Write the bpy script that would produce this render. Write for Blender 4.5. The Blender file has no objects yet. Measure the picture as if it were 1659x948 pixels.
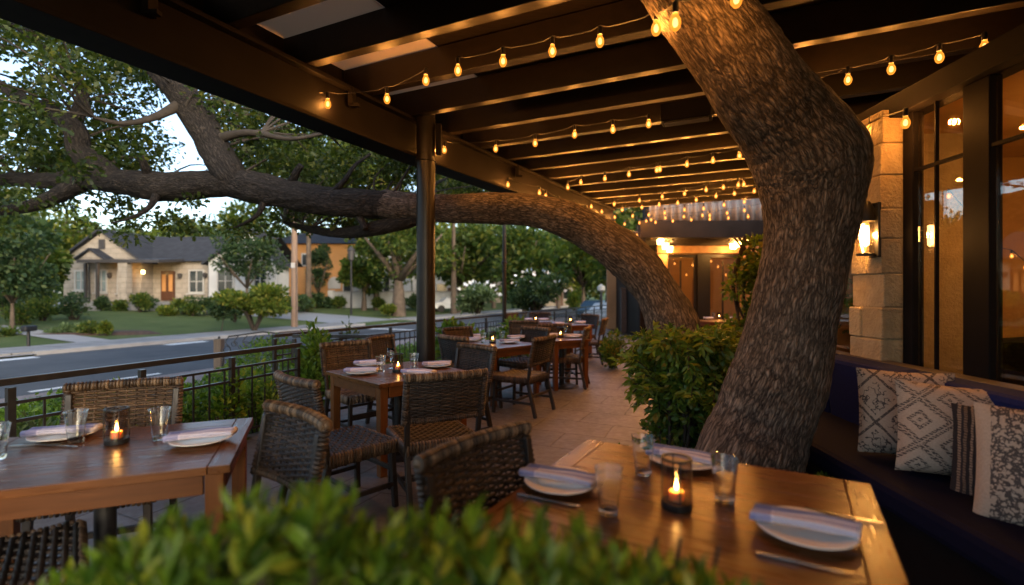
import bpy, math, random
import numpy as np
from mathutils import Vector, Matrix, Euler, noise
R = math.radians
rnd = random.Random(7)
rng = np.random.default_rng(11)
scene = bpy.context.scene
COL = scene.collection
F, CX, CY, H = 800.0, 829.5, 474.0, 1.47

def at(u, v, Y):                      # a point of the place seen at photo pixel u,v, Y metres away
    return Vector(((u-CX)/F*Y, Y, H-(v-CY)/F*Y))
def on(u, v, z):                      # same, on the level z
    Y = (H-z)*F/(v-CY)
    return at(u, v, Y)

# ------------------------------------------------------------------ object helpers
KIDS = {}
def _link(o, parent):
    COL.objects.link(o)
    if parent is not None:
        o.parent = parent
        KIDS.setdefault(parent.name, []).append(o)
    return o
def tag(o, label=None, cat=None, group=None, kind=None):
    if label: o['label'] = label
    if cat: o['category'] = cat
    if group: o['group'] = group
    if kind: o['kind'] = kind
    return o
def thing(name, label, cat, loc=(0,0,0), rz=0, group=None):
    o = bpy.data.objects.new(name, None); _link(o, None)
    o.empty_display_size = .1
    o.location = loc; o.rotation_euler = (0,0,rz)
    return tag(o, label, cat, group)
def dup(o, parent=None, **kw):
    c = o.copy(); _link(c, parent)
    for ch in list(KIDS.get(o.name, [])): dup(ch, c)
    if parent is None:
        if 'loc' in kw: c.location = kw['loc']
        if 'rz' in kw: c.rotation_euler = (0,0,kw['rz'])
        tag(c, kw.get('label'), kw.get('cat'), kw.get('group'))
    return c

class MB:
    def __init__(s): s.v=[]; s.f=[]; s.uv=[]
    def add(s, vs, fs, uvs=None):
        b=len(s.v); s.v.extend([tuple(p) for p in vs])
        for i,f in enumerate(fs):
            s.f.append(tuple(b+k for k in f))
            s.uv.append(uvs[i] if uvs else [(0,0)]*len(f))
        return s
    def box(s, c, size, rot=None, taper=1.0):
        x,y,z=[q/2 for q in size]; c=Vector(c)
        vs=[]
        for k in (-1,1):
            t = taper if k<0 else 1.0
            for (i,j) in ((-1,-1),(1,-1),(1,1),(-1,1)):
                p=Vector((i*x*t,j*y*t,k*z))
                if rot is not None: p=rot@p
                vs.append(p+c)
        fs=[(0,3,2,1),(4,5,6,7),(0,1,5,4),(1,2,6,5),(2,3,7,6),(3,0,4,7)]
        uv=[]
        dims=[(x,y),(x,y),(x,z),(y,z),(x,z),(y,z)]
        for a,b in dims: uv.append([(0,0),(2*a,0),(2*a,2*b),(0,2*b)])
        return s.add(vs,fs,uv)
    def bar(s, a, b, w, h, up=(0,0,1)):          # straight bar between two points
        a=Vector(a); b=Vector(b); d=(b-a); L=d.length; d.normalize()
        up=Vector(up)
        if abs(d.dot(up))>.99: up=Vector((0,1,0))
        side=d.cross(up).normalized(); u2=side.cross(d)
        rot=Matrix((side,d,u2)).transposed()
        return s.box((a+b)/2,(w,L,h),rot)
    def tube(s, pts, rad, n=8, cap=True, wob=0.0, vscale=1.0):
        pts=[Vector(p) for p in pts]; m=len(pts)
        if not hasattr(rad,'__len__'): rad=[rad]*m
        t0=(pts[1]-pts[0]).normalized()
        ref=Vector((0,0,1)) if abs(t0.z)<.9 else Vector((1,0,0))
        nrm=t0.cross(ref).normalized()
        vs=[]; L=0; Ls=[]
        for i in range(m):
            t=(pts[min(i+1,m-1)]-pts[max(i-1,0)])
            if t.length<1e-9: t=t0
            t=t.normalized()
            nrm=(nrm-t*nrm.dot(t))
            nrm=nrm.normalized() if nrm.length>1e-6 else t.orthogonal().normalized()
            bn=t.cross(nrm)
            if i: L+=(pts[i]-pts[i-1]).length
            Ls.append(L)
            for k in range(n):
                a=2*math.pi*k/n
                rr=rad[i]
                if wob:
                    dd=nrm*math.cos(a)+bn*math.sin(a)
                    q=pts[i]*2.2+dd*1.1
                    rr*=1+wob*noise.noise(q)+wob*.6*noise.noise(q*2.7)
                vs.append(pts[i]+nrm*(math.cos(a)*rr)+bn*(math.sin(a)*rr))
        fs=[];uv=[]
        circ=2*math.pi*(sum(rad)/m)
        for i in range(m-1):
            for k in range(n):
                k2=(k+1)%n
                fs.append((i*n+k,i*n+k2,(i+1)*n+k2,(i+1)*n+k))
                u0=circ*k/n; u1=circ*(k+1)/n
                uv.append([(u0,Ls[i]),(u1,Ls[i]),(u1,Ls[i+1]),(u0,Ls[i+1])])
        if cap:
            fs.append(tuple(reversed(range(n)))); uv.append([(0,0)]*n)
            fs.append(tuple(range((m-1)*n,m*n))); uv.append([(0,0)]*n)
        return s.add(vs,fs,uv)
    def lathe(s, prof, n=24, c=(0,0,0), close=False):
        c=Vector(c); m=len(prof); vs=[];fs=[]
        for r,z in prof:
            for k in range(n):
                a=2*math.pi*k/n
                vs.append(c+Vector((r*math.cos(a),r*math.sin(a),z)))
        for i in range(m-1 if not close else m):
            j=(i+1)%m
            for k in range(n):
                k2=(k+1)%n
                fs.append((i*n+k,i*n+k2,j*n+k2,j*n+k))
        if not close:
            if prof[0][0]>1e-5: fs.append(tuple(reversed(range(n))))
            if prof[-1][0]>1e-5: fs.append(tuple(range((m-1)*n,m*n)))
        return s.add(vs,fs)
    def prism(s, poly, z0, z1):                   # polygon (ccw xy) extruded in z
        n=len(poly)
        vs=[(p[0],p[1],z0) for p in poly]+[(p[0],p[1],z1) for p in poly]
        fs=[tuple(reversed(range(n))),tuple(range(n,2*n))]+[(i,(i+1)%n,n+(i+1)%n,n+i) for i in range(n)]
        return s.add(vs,fs)
    def build(s, name, m, parent=None, smooth=False, bev=0, angle=None):
        me=bpy.data.meshes.new(name); me.from_pydata(s.v,[],s.f)
        ul=me.uv_layers.new(name='UVMap')
        flat=[c for f in s.uv for p in f for c in p]
        ul.data.foreach_set('uv',flat)
        me.materials.append(m)
        if smooth: me.polygons.foreach_set('use_smooth',[True]*len(me.polygons))
        me.update()
        if angle is not None: me.set_sharp_from_angle(angle=R(angle))
        o=bpy.data.objects.new(name,me); _link(o,parent)
        if bev:
            b=o.modifiers.new('bevel','BEVEL'); b.width=bev; b.segments=2; b.limit_method='ANGLE'; b.angle_limit=R(40)
        return o

def np_mesh(name, V, Fc, m, parent=None, smooth=False):
    """V (n,3) floats, Fc (k,c) ints -> object"""
    me=bpy.data.meshes.new(name)
    me.vertices.add(len(V)); me.vertices.foreach_set('co',V.astype(np.float32).ravel())
    k,c=Fc.shape
    me.loops.add(k*c); me.loops.foreach_set('vertex_index',Fc.astype(np.int32).ravel())
    me.polygons.add(k)
    me.polygons.foreach_set('loop_start',np.arange(0,k*c,c,dtype=np.int32))
    me.polygons.foreach_set('loop_total',np.full(k,c,dtype=np.int32))
    if smooth: me.polygons.foreach_set('use_smooth',np.ones(k,dtype=bool))
    me.update(calc_edges=True); me.validate()
    me.materials.append(m)
    o=bpy.data.objects.new(name,me); return _link(o,parent)

LEAF=(np.array([(0,0,0),(.5,.45,.1),(0,1,0),(-.5,.45,.1)],float), np.array([(0,1,2),(0,2,3)]))
LEAF_FINE=(np.array([(0,0,0),(-.34,.25,.07),(0,.28,0),(.34,.25,.07),(-.42,.58,.06),(0,.62,-.02),(.42,.58,.06),(0,1,-.12)],float),
   np.array([(0,2,1),(0,3,2),(1,2,5),(1,5,4),(2,3,6),(2,6,5),(4,5,7),(5,6,7)]))
OAK=(np.array([(0,0,0),(.2,.3,.04),(.5,.42,.08),(.3,.6,.05),(.42,.82,.07),(0,1,0),(-.42,.82,.07),(-.3,.6,.05),(-.5,.42,.08),(-.2,.3,.04)],float),
   np.array([(0,1,9),(1,3,9),(9,3,7),(1,2,3),(9,7,8),(3,4,5),(3,5,7),(7,5,6)]))
def norm(a): return a/np.maximum(np.linalg.norm(a,axis=1,keepdims=True),1e-9)
def leaves(name, P, D, S, m, parent=None, w=.45, tmpl=LEAF, smooth=False, U=None):
    """P positions, D growth direction, S length"""
    n=len(P); D=norm(D)
    if U is None: U=rng.normal(size=(n,3))+np.array([0,0,.8])
    X=norm(np.cross(D,U)); Z=np.cross(X,D)
    tv,tf=tmpl
    S=np.asarray(S).reshape(n,1,1)
    V=P[:,None,:]+S*(tv[None,:,0:1]*w*X[:,None,:]+tv[None,:,1:2]*D[:,None,:]+tv[None,:,2:3]*Z[:,None,:])
    Fc=(np.arange(n)[:,None,None]*len(tv)+tf[None]).reshape(-1,tf.shape[1])
    return np_mesh(name,V.reshape(-1,3),Fc,m,parent,smooth)
def clump_pts(c, r, n, inner=.55):
    d=norm(rng.normal(size=(n,3)))
    rr=inner+(1-inner)*rng.random((n,1))**.6
    return np.array(c)+d*rr*np.array(r), d
def spl(pts, k):                                   # catmull-rom through tuples, k samples per span
    P=[np.array(p,float) for p in pts]; out=[]
    for i in range(len(P)-1):
        p0=P[max(i-1,0)];p1=P[i];p2=P[i+1];p3=P[min(i+2,len(P)-1)]
        for j in range(k):
            t=j/k
            out.append(.5*((2*p1)+(-p0+p2)*t+(2*p0-5*p1+4*p2-p3)*t*t+(-p0+3*p1-3*p2+p3)*t**3))
    out.append(P[-1]); return out

# ------------------------------------------------------------------ materials
class NT:
    def __init__(s, name):
        s.m=bpy.data.materials.new(name); s.m.use_nodes=True
        s.t=s.m.node_tree; s.t.nodes.clear()
        s.out=s.n('ShaderNodeOutputMaterial')
    def n(s, ty, **kw):
        x=s.t.nodes.new(ty)
        for k,v in kw.items():
            if k in x.inputs.keys(): 
                s.set(x.inputs[k],v)
            else: setattr(x,k,v)
        return x
    def set(s, inp, v):
        if isinstance(v, bpy.types.NodeSocket): s.t.links.new(v,inp)
        elif isinstance(v, bpy.types.Node): s.t.links.new(v.outputs[0],inp)
        else:
            if isinstance(v,tuple) and len(v)==3 and inp.type=='RGBA': v=(*v,1)
            inp.default_value=v
    def math(s, op, a, b=0.0, c=0.0):
        x=s.t.nodes.new('ShaderNodeMath'); x.operation=op
        for i,q in enumerate((a,b,c)): s.set(x.inputs[i],q)
        return x.outputs[0]
    def ramp(s, fac, *st, interp='LINEAR'):
        x=s.t.nodes.new('ShaderNodeValToRGB'); s.set(x.inputs[0],fac)
        x.color_ramp.interpolation=interp
        e=x.color_ramp.elements
        while len(e)<len(st): e.new(.5)
        for q,(p,c) in zip(e,st):
            q.position=p; q.color=(*c,1) if len(c)==3 else c
        return x.outputs[0]
    def mix(s, f, a, b, blend='MIX'):
        x=s.t.nodes.new('ShaderNodeMix'); x.data_type='RGBA'; x.blend_type=blend
        s.set(x.inputs[0],f); s.set(x.inputs[6],a); s.set(x.inputs[7],b); return x.outputs[2]
    def coord(s, kind='Object', scale=(1,1,1)):
        c=s.n('ShaderNodeTexCoord'); mp=s.n('ShaderNodeMapping'); s.set(mp.inputs['Vector'],c.outputs[kind]); mp.inputs['Scale'].default_value=scale
        return mp.outputs[0]
    def noise(s, vec, scale=5, detail=4, rough=.55, out=0):
        x=s.n('ShaderNodeTexNoise',Scale=scale,Detail=detail,Roughness=rough); s.set(x.inputs['Vector'],vec); return x.outputs[out]
    def bump(s, h, strength=.5, dist=.01):
        x=s.n('ShaderNodeBump',Strength=strength,Distance=dist); s.set(x.inputs['Height'],h); return x.outputs[0]
    def bsdf(s, **kw):
        x=s.t.nodes.new('ShaderNodeBsdfPrincipled')
        for k,v in kw.items(): s.set(x.inputs[k.replace('_',' ')],v)
        s.t.links.new(x.outputs[0],s.out.inputs[0]); return x
    def surf(s, sh): s.t.links.new(sh.outputs[0] if isinstance(sh,bpy.types.Node) else sh,s.out.inputs[0]); return s.m

def plain(name, col, rough=.6, metal=0, var=.25, scale=8, bump=0, spec=.5):
    t=NT(name); co=t.coord()
    nz=t.noise(co,scale,5)
    c=t.mix(t.ramp(nz,(.3,(0,0,0)),(.7,(1,1,1))),tuple(x*(1-var) for x in col),tuple(min(1,x*(1+var)) for x in col))
    kw=dict(Base_Color=c,Roughness=rough,Metallic=metal,Specular_IOR_Level=spec)
    if bump: kw['Normal']=t.bump(t.noise(co,scale*5,4),.6,bump)
    t.bsdf(**kw); return t.m
def wood(name, c0, c1, rough=.35, grain=1.0, coat=0.0, axis='X', spec=.5):
    t=NT(name)
    geo=t.n('ShaderNodeNewGeometry')
    sc={'X':(1.2,14,14),'Y':(14,1.2,14),'Z':(14,14,1.2)}[axis]
    cc=t.n('ShaderNodeTexCoord')
    off=t.n('ShaderNodeVectorMath',operation='ADD'); t.set(off.inputs[0],cc.outputs['Object'])
    rv=t.math('MULTIPLY',geo.outputs['Random Per Island'],37.0); t.set(off.inputs[1],rv)
    mp=t.n('ShaderNodeMapping'); t.set(mp.inputs[0],off.outputs[0]); mp.inputs['Scale'].default_value=sc
    g=t.noise(mp.outputs[0],1.6*grain,8,.65)
    g2=t.noise(mp.outputs[0],7*grain,3,.5)
    f=t.math('ADD',t.math('MULTIPLY',g,.75),t.math('MULTIPLY',g2,.25))
    c=t.ramp(f,(.3,c0),(.68,c1))
    c=t.mix(t.math('MULTIPLY',geo.outputs['Random Per Island'],.35),c,tuple(x*.6 for x in c0))
    t.bsdf(Base_Color=c,Roughness=t.ramp(g2,(.2,(rough*.75,)*3),(.8,(min(1,rough*1.35),)*3)),Coat_Weight=coat,Coat_Roughness=.12,Specular_IOR_Level=spec,Normal=t.bump(f,.35,.002))
    return t.m
def leaf(name, c0, c1, trans=.35, rough=.45, yellow=None):
    t=NT(name)
    geo=t.n('ShaderNodeNewGeometry'); r=geo.outputs['Random Per Island']
    st=[(.0,c0),(.75,c1)]
    if yellow: st.append((.97,yellow))
    c=t.ramp(r,*st)
    b=t.n('ShaderNodeBsdfPrincipled'); t.set(b.inputs['Base Color'],c); b.inputs['Roughness'].default_value=rough
    b.inputs['Specular IOR Level'].default_value=.35
    tr=t.n('ShaderNodeBsdfTranslucent'); t.set(tr.inputs[0],t.mix(1.0,c,(1.5,1.35,.5),'MULTIPLY'))
    mx=t.n('ShaderNodeMixShader'); mx.inputs[0].default_value=trans
    t.t.links.new(b.outputs[0],mx.inputs[1]); t.t.links.new(tr.outputs[0],mx.inputs[2])
    return t.surf(mx)
def emis(name, col, st):
    t=NT(name); return t.surf(t.n('ShaderNodeEmission',Color=col,Strength=st))
def bark(name, c0, c1, su=12, sv=3.2, bd=.03, moss=0.0):
    t=NT(name); uv=t.coord('UV')
    wv=t.noise(uv,4.0,3,.5,out=1)
    ad=t.n('ShaderNodeVectorMath',operation='MULTIPLY_ADD'); t.set(ad.inputs[0],wv); ad.inputs[1].default_value=(.035,.10,0); t.set(ad.inputs[2],uv)
    def mp(a,b):
        x=t.n('ShaderNodeMapping'); t.set(x.inputs[0],ad.outputs[0]); x.inputs['Scale'].default_value=(a,b,1); return x.outputs[0]
    n1=t.noise(mp(su*1.3,sv*1.1),1.0,3,.55)
    fur=t.ramp(t.math('ABSOLUTE',t.math('SUBTRACT',n1,.5)),(.0,(0,0,0)),(.06,(.5,)*3),(.17,(1,1,1)))
    vo=t.n('ShaderNodeTexVoronoi',feature='DISTANCE_TO_EDGE',Scale=1.0,Randomness=1.0); t.set(vo.inputs['Vector'],mp(su*2.7,sv*2.0))
    pl=t.ramp(vo.outputs['Distance'],(.0,(.25,)*3),(.12,(.7,)*3),(.34,(1,1,1)))
    vc=t.n('ShaderNodeTexVoronoi',feature='F1',Scale=1.0,Randomness=1.0); t.set(vc.inputs['Vector'],mp(su*2.7,sv*2.0))
    fine=t.noise(mp(su*6,sv*9),1.0,6,.7)
    h=t.math('ADD',t.math('MULTIPLY',t.math('MULTIPLY',pl,fur),.85),t.math('MULTIPLY',fine,.3))
    h=t.math('MULTIPLY',h,t.math('ADD',t.math('MULTIPLY',vc.outputs['Color'],.15),.9))
    big=t.noise(uv,1.7,4)
    f=t.math('ADD',t.math('MULTIPLY',h,.8),t.math('MULTIPLY',big,.25))
    c=t.ramp(f,(.2,c0),(.95,c1))
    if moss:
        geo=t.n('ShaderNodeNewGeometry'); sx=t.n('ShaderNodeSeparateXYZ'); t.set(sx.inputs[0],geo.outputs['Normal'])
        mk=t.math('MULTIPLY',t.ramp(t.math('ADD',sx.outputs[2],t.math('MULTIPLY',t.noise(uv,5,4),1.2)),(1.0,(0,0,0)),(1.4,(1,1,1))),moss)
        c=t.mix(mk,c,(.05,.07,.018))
    t.bsdf(Base_Color=c,Roughness=.85,Specular_IOR_Level=.25,Normal=t.bump(h,1.0,bd))
    return t.m

M={}
M['steel']=plain('dark_steel',(.012,.010,.010),.34,.0,.3,6,0,.28)
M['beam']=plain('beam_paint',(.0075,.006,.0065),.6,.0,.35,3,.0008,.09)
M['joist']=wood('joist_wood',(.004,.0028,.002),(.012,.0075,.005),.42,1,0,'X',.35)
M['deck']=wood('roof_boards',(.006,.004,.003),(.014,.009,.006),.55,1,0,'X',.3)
M['rail']=plain('rail_paint',(.016,.015,.015),.35,.0,.3,20)
M['table']=wood('table_wood',(.06,.021,.0055),(.185,.066,.016),.29,.8,0,'X',.36)
M['tableedge']=wood('table_frame_wood',(.08,.027,.007),(.19,.066,.016),.42,.8,0,'X',.3)
M['tableleg']=wood('table_leg_wood',(.085,.029,.007),(.20,.07,.017),.42,.8,0,'Z',.3)
M['chairleg']=wood('chair_leg_wood',(.010,.008,.007),(.028,.02,.016),.45,1,0,'Z')
M['iron']=plain('black_iron',(.012,.012,.013),.45,.2,.3,12)
M['porcelain']=plain('plate_ceramic',(.80,.76,.70),.28,0,.05,6)
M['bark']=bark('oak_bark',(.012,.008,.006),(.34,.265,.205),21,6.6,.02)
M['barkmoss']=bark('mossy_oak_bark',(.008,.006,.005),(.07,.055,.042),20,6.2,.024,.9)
M['barkfar']=plain('far_bark',(.09,.065,.045),.9,0,.4,3)
M['twig']=plain('twig_bark',(.035,.026,.018),.9,0,.4,9)
M['oakleaf']=leaf('oak_leaf',(.02,.038,.008),(.062,.095,.018),.5,.4,(.13,.14,.025))
M['shrubleaf']=leaf('hedge_leaf',(.025,.07,.007),(.13,.23,.020),.45,.4,(.27,.29,.035))
M['fern']=leaf('fern_leaf',(.05,.10,.014),(.16,.26,.035),.45,.4,(.25,.27,.045))
M['vineleaf']=leaf('vine_leaf',(.03,.07,.012),(.10,.18,.03),.4,.4,(.20,.17,.03))
M['bedleaf']=leaf('bed_leaf',(.035,.085,.013),(.12,.22,.03),.4,.45)
M['greyleaf']=leaf('grey_leaf',(.04,.075,.03),(.10,.15,.06),.25,.6)
M['farleaf']=leaf('far_leaf',(.026,.054,.011),(.085,.135,.026),.5,.55,(.21,.21,.04))
M['farleaf2']=leaf('far_bright_leaf',(.05,.09,.015),(.15,.20,.032),.55,.55,(.30,.27,.05))
M['farleaf3']=leaf('far_bluish_leaf',(.016,.04,.017),(.045,.085,.034),.4,.55,(.09,.12,.035))
M['flower']=plain('white_petal',(.75,.75,.72),.6)
M['red']=leaf('rosy_petal',(.35,.1,.12),(.6,.3,.3),.2)
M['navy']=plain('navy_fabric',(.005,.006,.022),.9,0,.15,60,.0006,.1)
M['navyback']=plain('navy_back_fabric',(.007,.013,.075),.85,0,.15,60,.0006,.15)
M['benchtop']=plain('bench_ledge',(.05,.04,.038),.5,0,.2,8)
M['flame']=emis('candle_flame',(1,.55,.14),40)
M['conc']=plain('pale_concrete',(.26,.255,.25),.85,0,.12,1.2,.004)
def _walk():
    t=NT('jointed_pavement'); co=t.coord('Object'); mp=t.n('ShaderNodeMapping'); t.set(mp.inputs[0],co); mp.inputs['Rotation'].default_value=(0,0,-math.atan2(.9165,.40))
    br=t.n('ShaderNodeTexBrick',offset=0); t.set(br.inputs['Vector'],mp.outputs[0])
    for k,v in (('Scale',1.0),('Mortar Size',.02),('Brick Width',1.5),('Row Height',2.3)): br.inputs[k].default_value=v
    br.inputs['Color1'].default_value=(.27,.265,.26,1); br.inputs['Color2'].default_value=(.22,.218,.215,1); br.inputs['Mortar'].default_value=(.10,.10,.095,1)
    c=t.mix(.7,br.outputs['Color'],t.ramp(t.noise(co,1.2,7,.7),(.3,(.65,)*3),(.7,(1.2,)*3)),'MULTIPLY')
    t.bsdf(Base_Color=c,Roughness=.9,Specular_IOR_Level=.15); return t.m
M['walk']=_walk()
M['kerb']=plain('kerb_concrete',(.30,.29,.28),.85,0,.15,2,.004)
M['whitepaint']=plain('road_paint',(.62,.63,.62),.7,0,.2,6)
M['soil']=plain('mulch',(.055,.032,.022),.95,0,.4,6,.03)
M['gravel']=plain('gravel_bed',(.20,.17,.165),.95,0,.35,25,.02)
M['roofing']=plain('slate_roof',(.042,.045,.052),.9,0,.2,2.5,.01,.05)
M['whitewall']=plain('white_brick',(.48,.48,.47),.8,0,.08,2,.008)
M['trimdark']=plain('dark_trim',(.04,.036,.035),.6)
M['trimwhite']=plain('white_trim',(.42,.40,.37),.6,0,.06)
M['orange']=plain('orange_stucco',(.50,.235,.075),.85,0,.12,.8,.006)
M['doorwood']=wood('door_wood',(.05,.018,.008),(.13,.05,.02),.4,1,.1,'Z')
M['polewood']=wood('pole_wood',(.19,.12,.08),(.34,.23,.16),.85,1,0,'Z')
M['postwood']=wood('post_wood',(.10,.075,.055),(.19,.145,.11),.85,1,0,'Z')
M['bulbcap']=plain('socket_rubber',(.010,.009,.009),.5)
M['cutlery']=plain('cutlery_steel',(.35,.33,.31),.25,1,.1)
M['wax']=None
def _wax():
    t=NT('candle_wax'); t.bsdf(Base_Color=(.85,.55,.26),Roughness=.5,Subsurface_Weight=.6,Subsurface_Radius=(.03,.015,.006),Subsurface_Scale=1.0); return t.m
M['wax']=_wax()
BULB=10.5
M['filament']=emis('bulb_filament',(.9,.36,.14),1.9)
def _bulb():
    t=NT('bulb_glow'); tr=t.n('ShaderNodeBsdfTransparent'); tr.inputs[0].default_value=(1,.86,.60,1)
    e=t.n('ShaderNodeEmission',Color=(1,.31,.03),Strength=.55); mx=t.n('ShaderNodeMixShader')
    lw=t.n('ShaderNodeLayerWeight',Blend=.4); t.set(mx.inputs[0],t.math('ADD',t.math('MULTIPLY',lw.outputs['Facing'],.45),.3))
    t.t.links.new(tr.outputs[0],mx.inputs[1]); t.t.links.new(e.outputs[0],mx.inputs[2]); return t.surf(mx)
M['bulb']=_bulb()
M['lantern']=emis('lantern_glow',(1,.45,.10),13)
M['sconceglow']=emis('sconce_tube',(1,.47,.13),14)
M['roomlamp']=emis('room_lamp',(1,.47,.11),17)
def _tumbler():
    t=NT('tumbler_glass'); g=t.n('ShaderNodeBsdfGlass',IOR=1.45,Roughness=.0); g.inputs[0].default_value=(.97,.98,.98,1); return t.surf(g)
M['glass']=_tumbler()
def _pane(name, tint, k=1.0, r=.0):
    t=NT(name); tr=t.n('ShaderNodeBsdfTransparent'); tr.inputs[0].default_value=(*tint,1)
    gl=t.n('ShaderNodeBsdfGlossy',Roughness=r); gl.inputs[0].default_value=(1,1,1,1)
    lw=t.n('ShaderNodeLayerWeight',Blend=.5); fr=t.math('ADD',t.math('MULTIPLY',t.math('POWER',lw.outputs['Facing'],4.0),.85),(.045 if name!='window_glass' else .07))
    mx=t.n('ShaderNodeMixShader'); t.set(mx.inputs[0],t.math('MINIMUM',t.math('MULTIPLY',fr,k),1.0))
    t.t.links.new(tr.outputs[0],mx.inputs[1]); t.t.links.new(gl.outputs[0],mx.inputs[2]); return t.surf(mx)
M['pane']=_pane('window_glass',(.92,.88,.80),1.2,.0)
M['smoke']=_pane('smoked_glass',(.85,.78,.72),.7)
M['farpane']=_pane('far_window_glass',(.30,.36,.36),3.0,.05)
def _fabric():
    t=NT('pale_canopy'); d=t.n('ShaderNodeBsdfDiffuse'); d.inputs[0].default_value=(.6,.53,.46,1)
    tr=t.n('ShaderNodeBsdfTranslucent'); tr.inputs[0].default_value=(.5,.43,.36,1)
    mx=t.n('ShaderNodeMixShader'); mx.inputs[0].default_value=.35
    t.t.links.new(d.outputs[0],mx.inputs[1]); t.t.links.new(tr.outputs[0],mx.inputs[2]); return t.surf(mx)
M['canopy']=_fabric()
def _weave(name, st, rough=.55):
    t=NT(name); geo=t.n('ShaderNodeNewGeometry'); oi=t.n('ShaderNodeObjectInfo')
    nz=t.noise(t.coord('Object'),22,3)
    f=t.math('ADD',t.math('MULTIPLY',geo.outputs['Random Per Island'],.5),t.math('MULTIPLY',nz,.55))
    f=t.math('ADD',f,t.math('MULTIPLY',t.math('SUBTRACT',oi.outputs['Random'],.5),.18))
    c=t.ramp(f,*st)
    t.bsdf(Base_Color=c,Roughness=rough,Specular_IOR_Level=.45,Normal=t.bump(t.noise(t.coord('Object'),160,3),.5,.002)); return t.m
M['weavedark']=_weave('dark_weave',((.2,(.008,.006,.005)),(.55,(.022,.014,.0095)),(.85,(.06,.036,.021))))
M['weavetan']=_weave('tan_weave',((.15,(.02,.012,.007)),(.5,(.07,.038,.017)),(.85,(.17,.10,.05))))
M['wrap']=_weave('wrapped_cane',((.2,(.02,.0125,.007)),(.5,(.075,.044,.023)),(.85,(.25,.165,.095))))
M['wrapdark']=_weave('dark_wrapped_cane',((.2,(.018,.012,.008)),(.55,(.05,.03,.018)),(.9,(.13,.08,.045))))
def _flag():
    t=NT('flagstone_paving'); co=t.coord('Object')
    br=t.n('ShaderNodeTexBrick',offset=.5,offset_frequency=2,squash=1.0)
    wv=t.noise(co,1.3,3,.5,out=1)
    ad=t.n('ShaderNodeVectorMath',operation='MULTIPLY_ADD'); t.set(ad.inputs[0],wv); ad.inputs[1].default_value=(.10,.10,0); t.set(ad.inputs[2],co)
    rot=t.n('ShaderNodeMapping'); t.set(rot.inputs[0],ad.outputs[0]); rot.inputs['Rotation'].default_value=(0,0,R(24))
    t.set(br.inputs['Vector'],rot.outputs[0])
    for k,v in (('Scale',1.0),('Mortar Size',.012),('Mortar Smooth',.6),('Bias',0.0),('Brick Width',.78),('Row Height',.5)): br.inputs[k].default_value=v
    br.inputs['Color1'].default_value=(.155,.145,.14,1); br.inputs['Color2'].default_value=(.115,.107,.103,1); br.inputs['Mortar'].default_value=(.07,.058,.05,1)
    nz=t.noise(co,2.2,6,.65); nz2=t.noise(co,14,5,.6)
    c=t.mix(.75,br.outputs['Color'],t.ramp(nz,(.3,(.50,.48,.46)),(.7,(1.15,1.1,1.05))),'MULTIPLY')
    h=t.math('ADD',t.math('MULTIPLY',br.outputs['Fac'],-.8),t.math('MULTIPLY',nz2,.55))
    t.bsdf(Base_Color=c,Roughness=t.ramp(nz2,(.3,(.42,)*3),(.7,(.68,)*3)),Normal=t.bump(h,.6,.012)); return t.m
M['floor']=_flag()
def _asphalt():
    t=NT('asphalt'); co=t.coord('Object')
    c=t.ramp(t.noise(co,.5,8,.7),(.3,(.065,.073,.082)),(.7,(.10,.108,.118)))
    c=t.mix(.5,c,t.ramp(t.noise(co,60,2),(.3,(.6,)*3),(.7,(1.3,)*3)),'MULTIPLY')
    t.bsdf(Base_Color=c,Roughness=.95,Specular_IOR_Level=.08,Normal=t.bump(t.noise(co,120,2),.5,.006)); return t.m
M['asphalt']=_asphalt()
def _grass():
    t=NT('lawn_grass'); co=t.coord('Object')
    c=t.ramp(t.noise(co,.5,6,.65),(.3,(.055,.085,.022)),(.55,(.085,.12,.035)),(.75,(.13,.13,.055)))
    c=t.mix(.6,c,t.ramp(t.noise(co,30,4),(.3,(.55,)*3),(.7,(1.4,)*3)),'MULTIPLY')
    t.bsdf(Base_Color=c,Roughness=.9,Specular_IOR_Level=.2,Normal=t.bump(t.noise(co,40,4),.9,.06)); return t.m
M['grass']=_grass()
def _stone(name, a, b, scale):
    t=NT(name); co=t.coord('Object')
    br=t.n('ShaderNodeTexBrick',offset=.5)
    mp=t.n('ShaderNodeMapping'); t.set(mp.inputs[0],co); mp.inputs['Rotation'].default_value=(R(90),0,0)
    t.set(br.inputs['Vector'],mp.outputs[0])
    for k,v in (('Scale',scale),('Mortar Size',.02),('Brick Width',.8),('Row Height',.36)): br.inputs[k].default_value=v
    br.inputs['Color1'].default_value=(*a,1); br.inputs['Color2'].default_value=(*b,1); br.inputs['Mortar'].default_value=(*[q*.75 for q in b],1)
    c=t.mix(.55,br.outputs['Color'],t.ramp(t.noise(co,3,5),(.3,(.7,.66,.6)),(.7,(1.15,1.12,1.08))),'MULTIPLY')
    t.bsdf(Base_Color=c,Roughness=.85,Normal=t.bump(t.math('ADD',t.math('MULTIPLY',br.outputs['Fac'],-1),t.noise(co,9,4)),.5,.02)); return t.m
M['housestone']=_stone('house_limestone',(.37,.325,.27),(.31,.275,.23),1.0)
def _block():
    t=NT('limestone_block'); geo=t.n('ShaderNodeNewGeometry'); co=t.coord('Object')
    c=t.ramp(geo.outputs['Random Per Island'],(0,(.40,.30,.17)),(.5,(.50,.39,.24)),(1,(.43,.34,.22)))
    n1=t.noise(co,7,6,.65)
    c=t.mix(.6,c,t.ramp(n1,(.3,(.68,.64,.58)),(.65,(1.1,1.08,1.05))),'MULTIPLY')
    t.bsdf(Base_Color=c,Roughness=.85,Normal=t.bump(t.math('ADD',n1,t.noise(co,40,4)),.9,.02)); return t.m
M['block']=_block()
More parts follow.
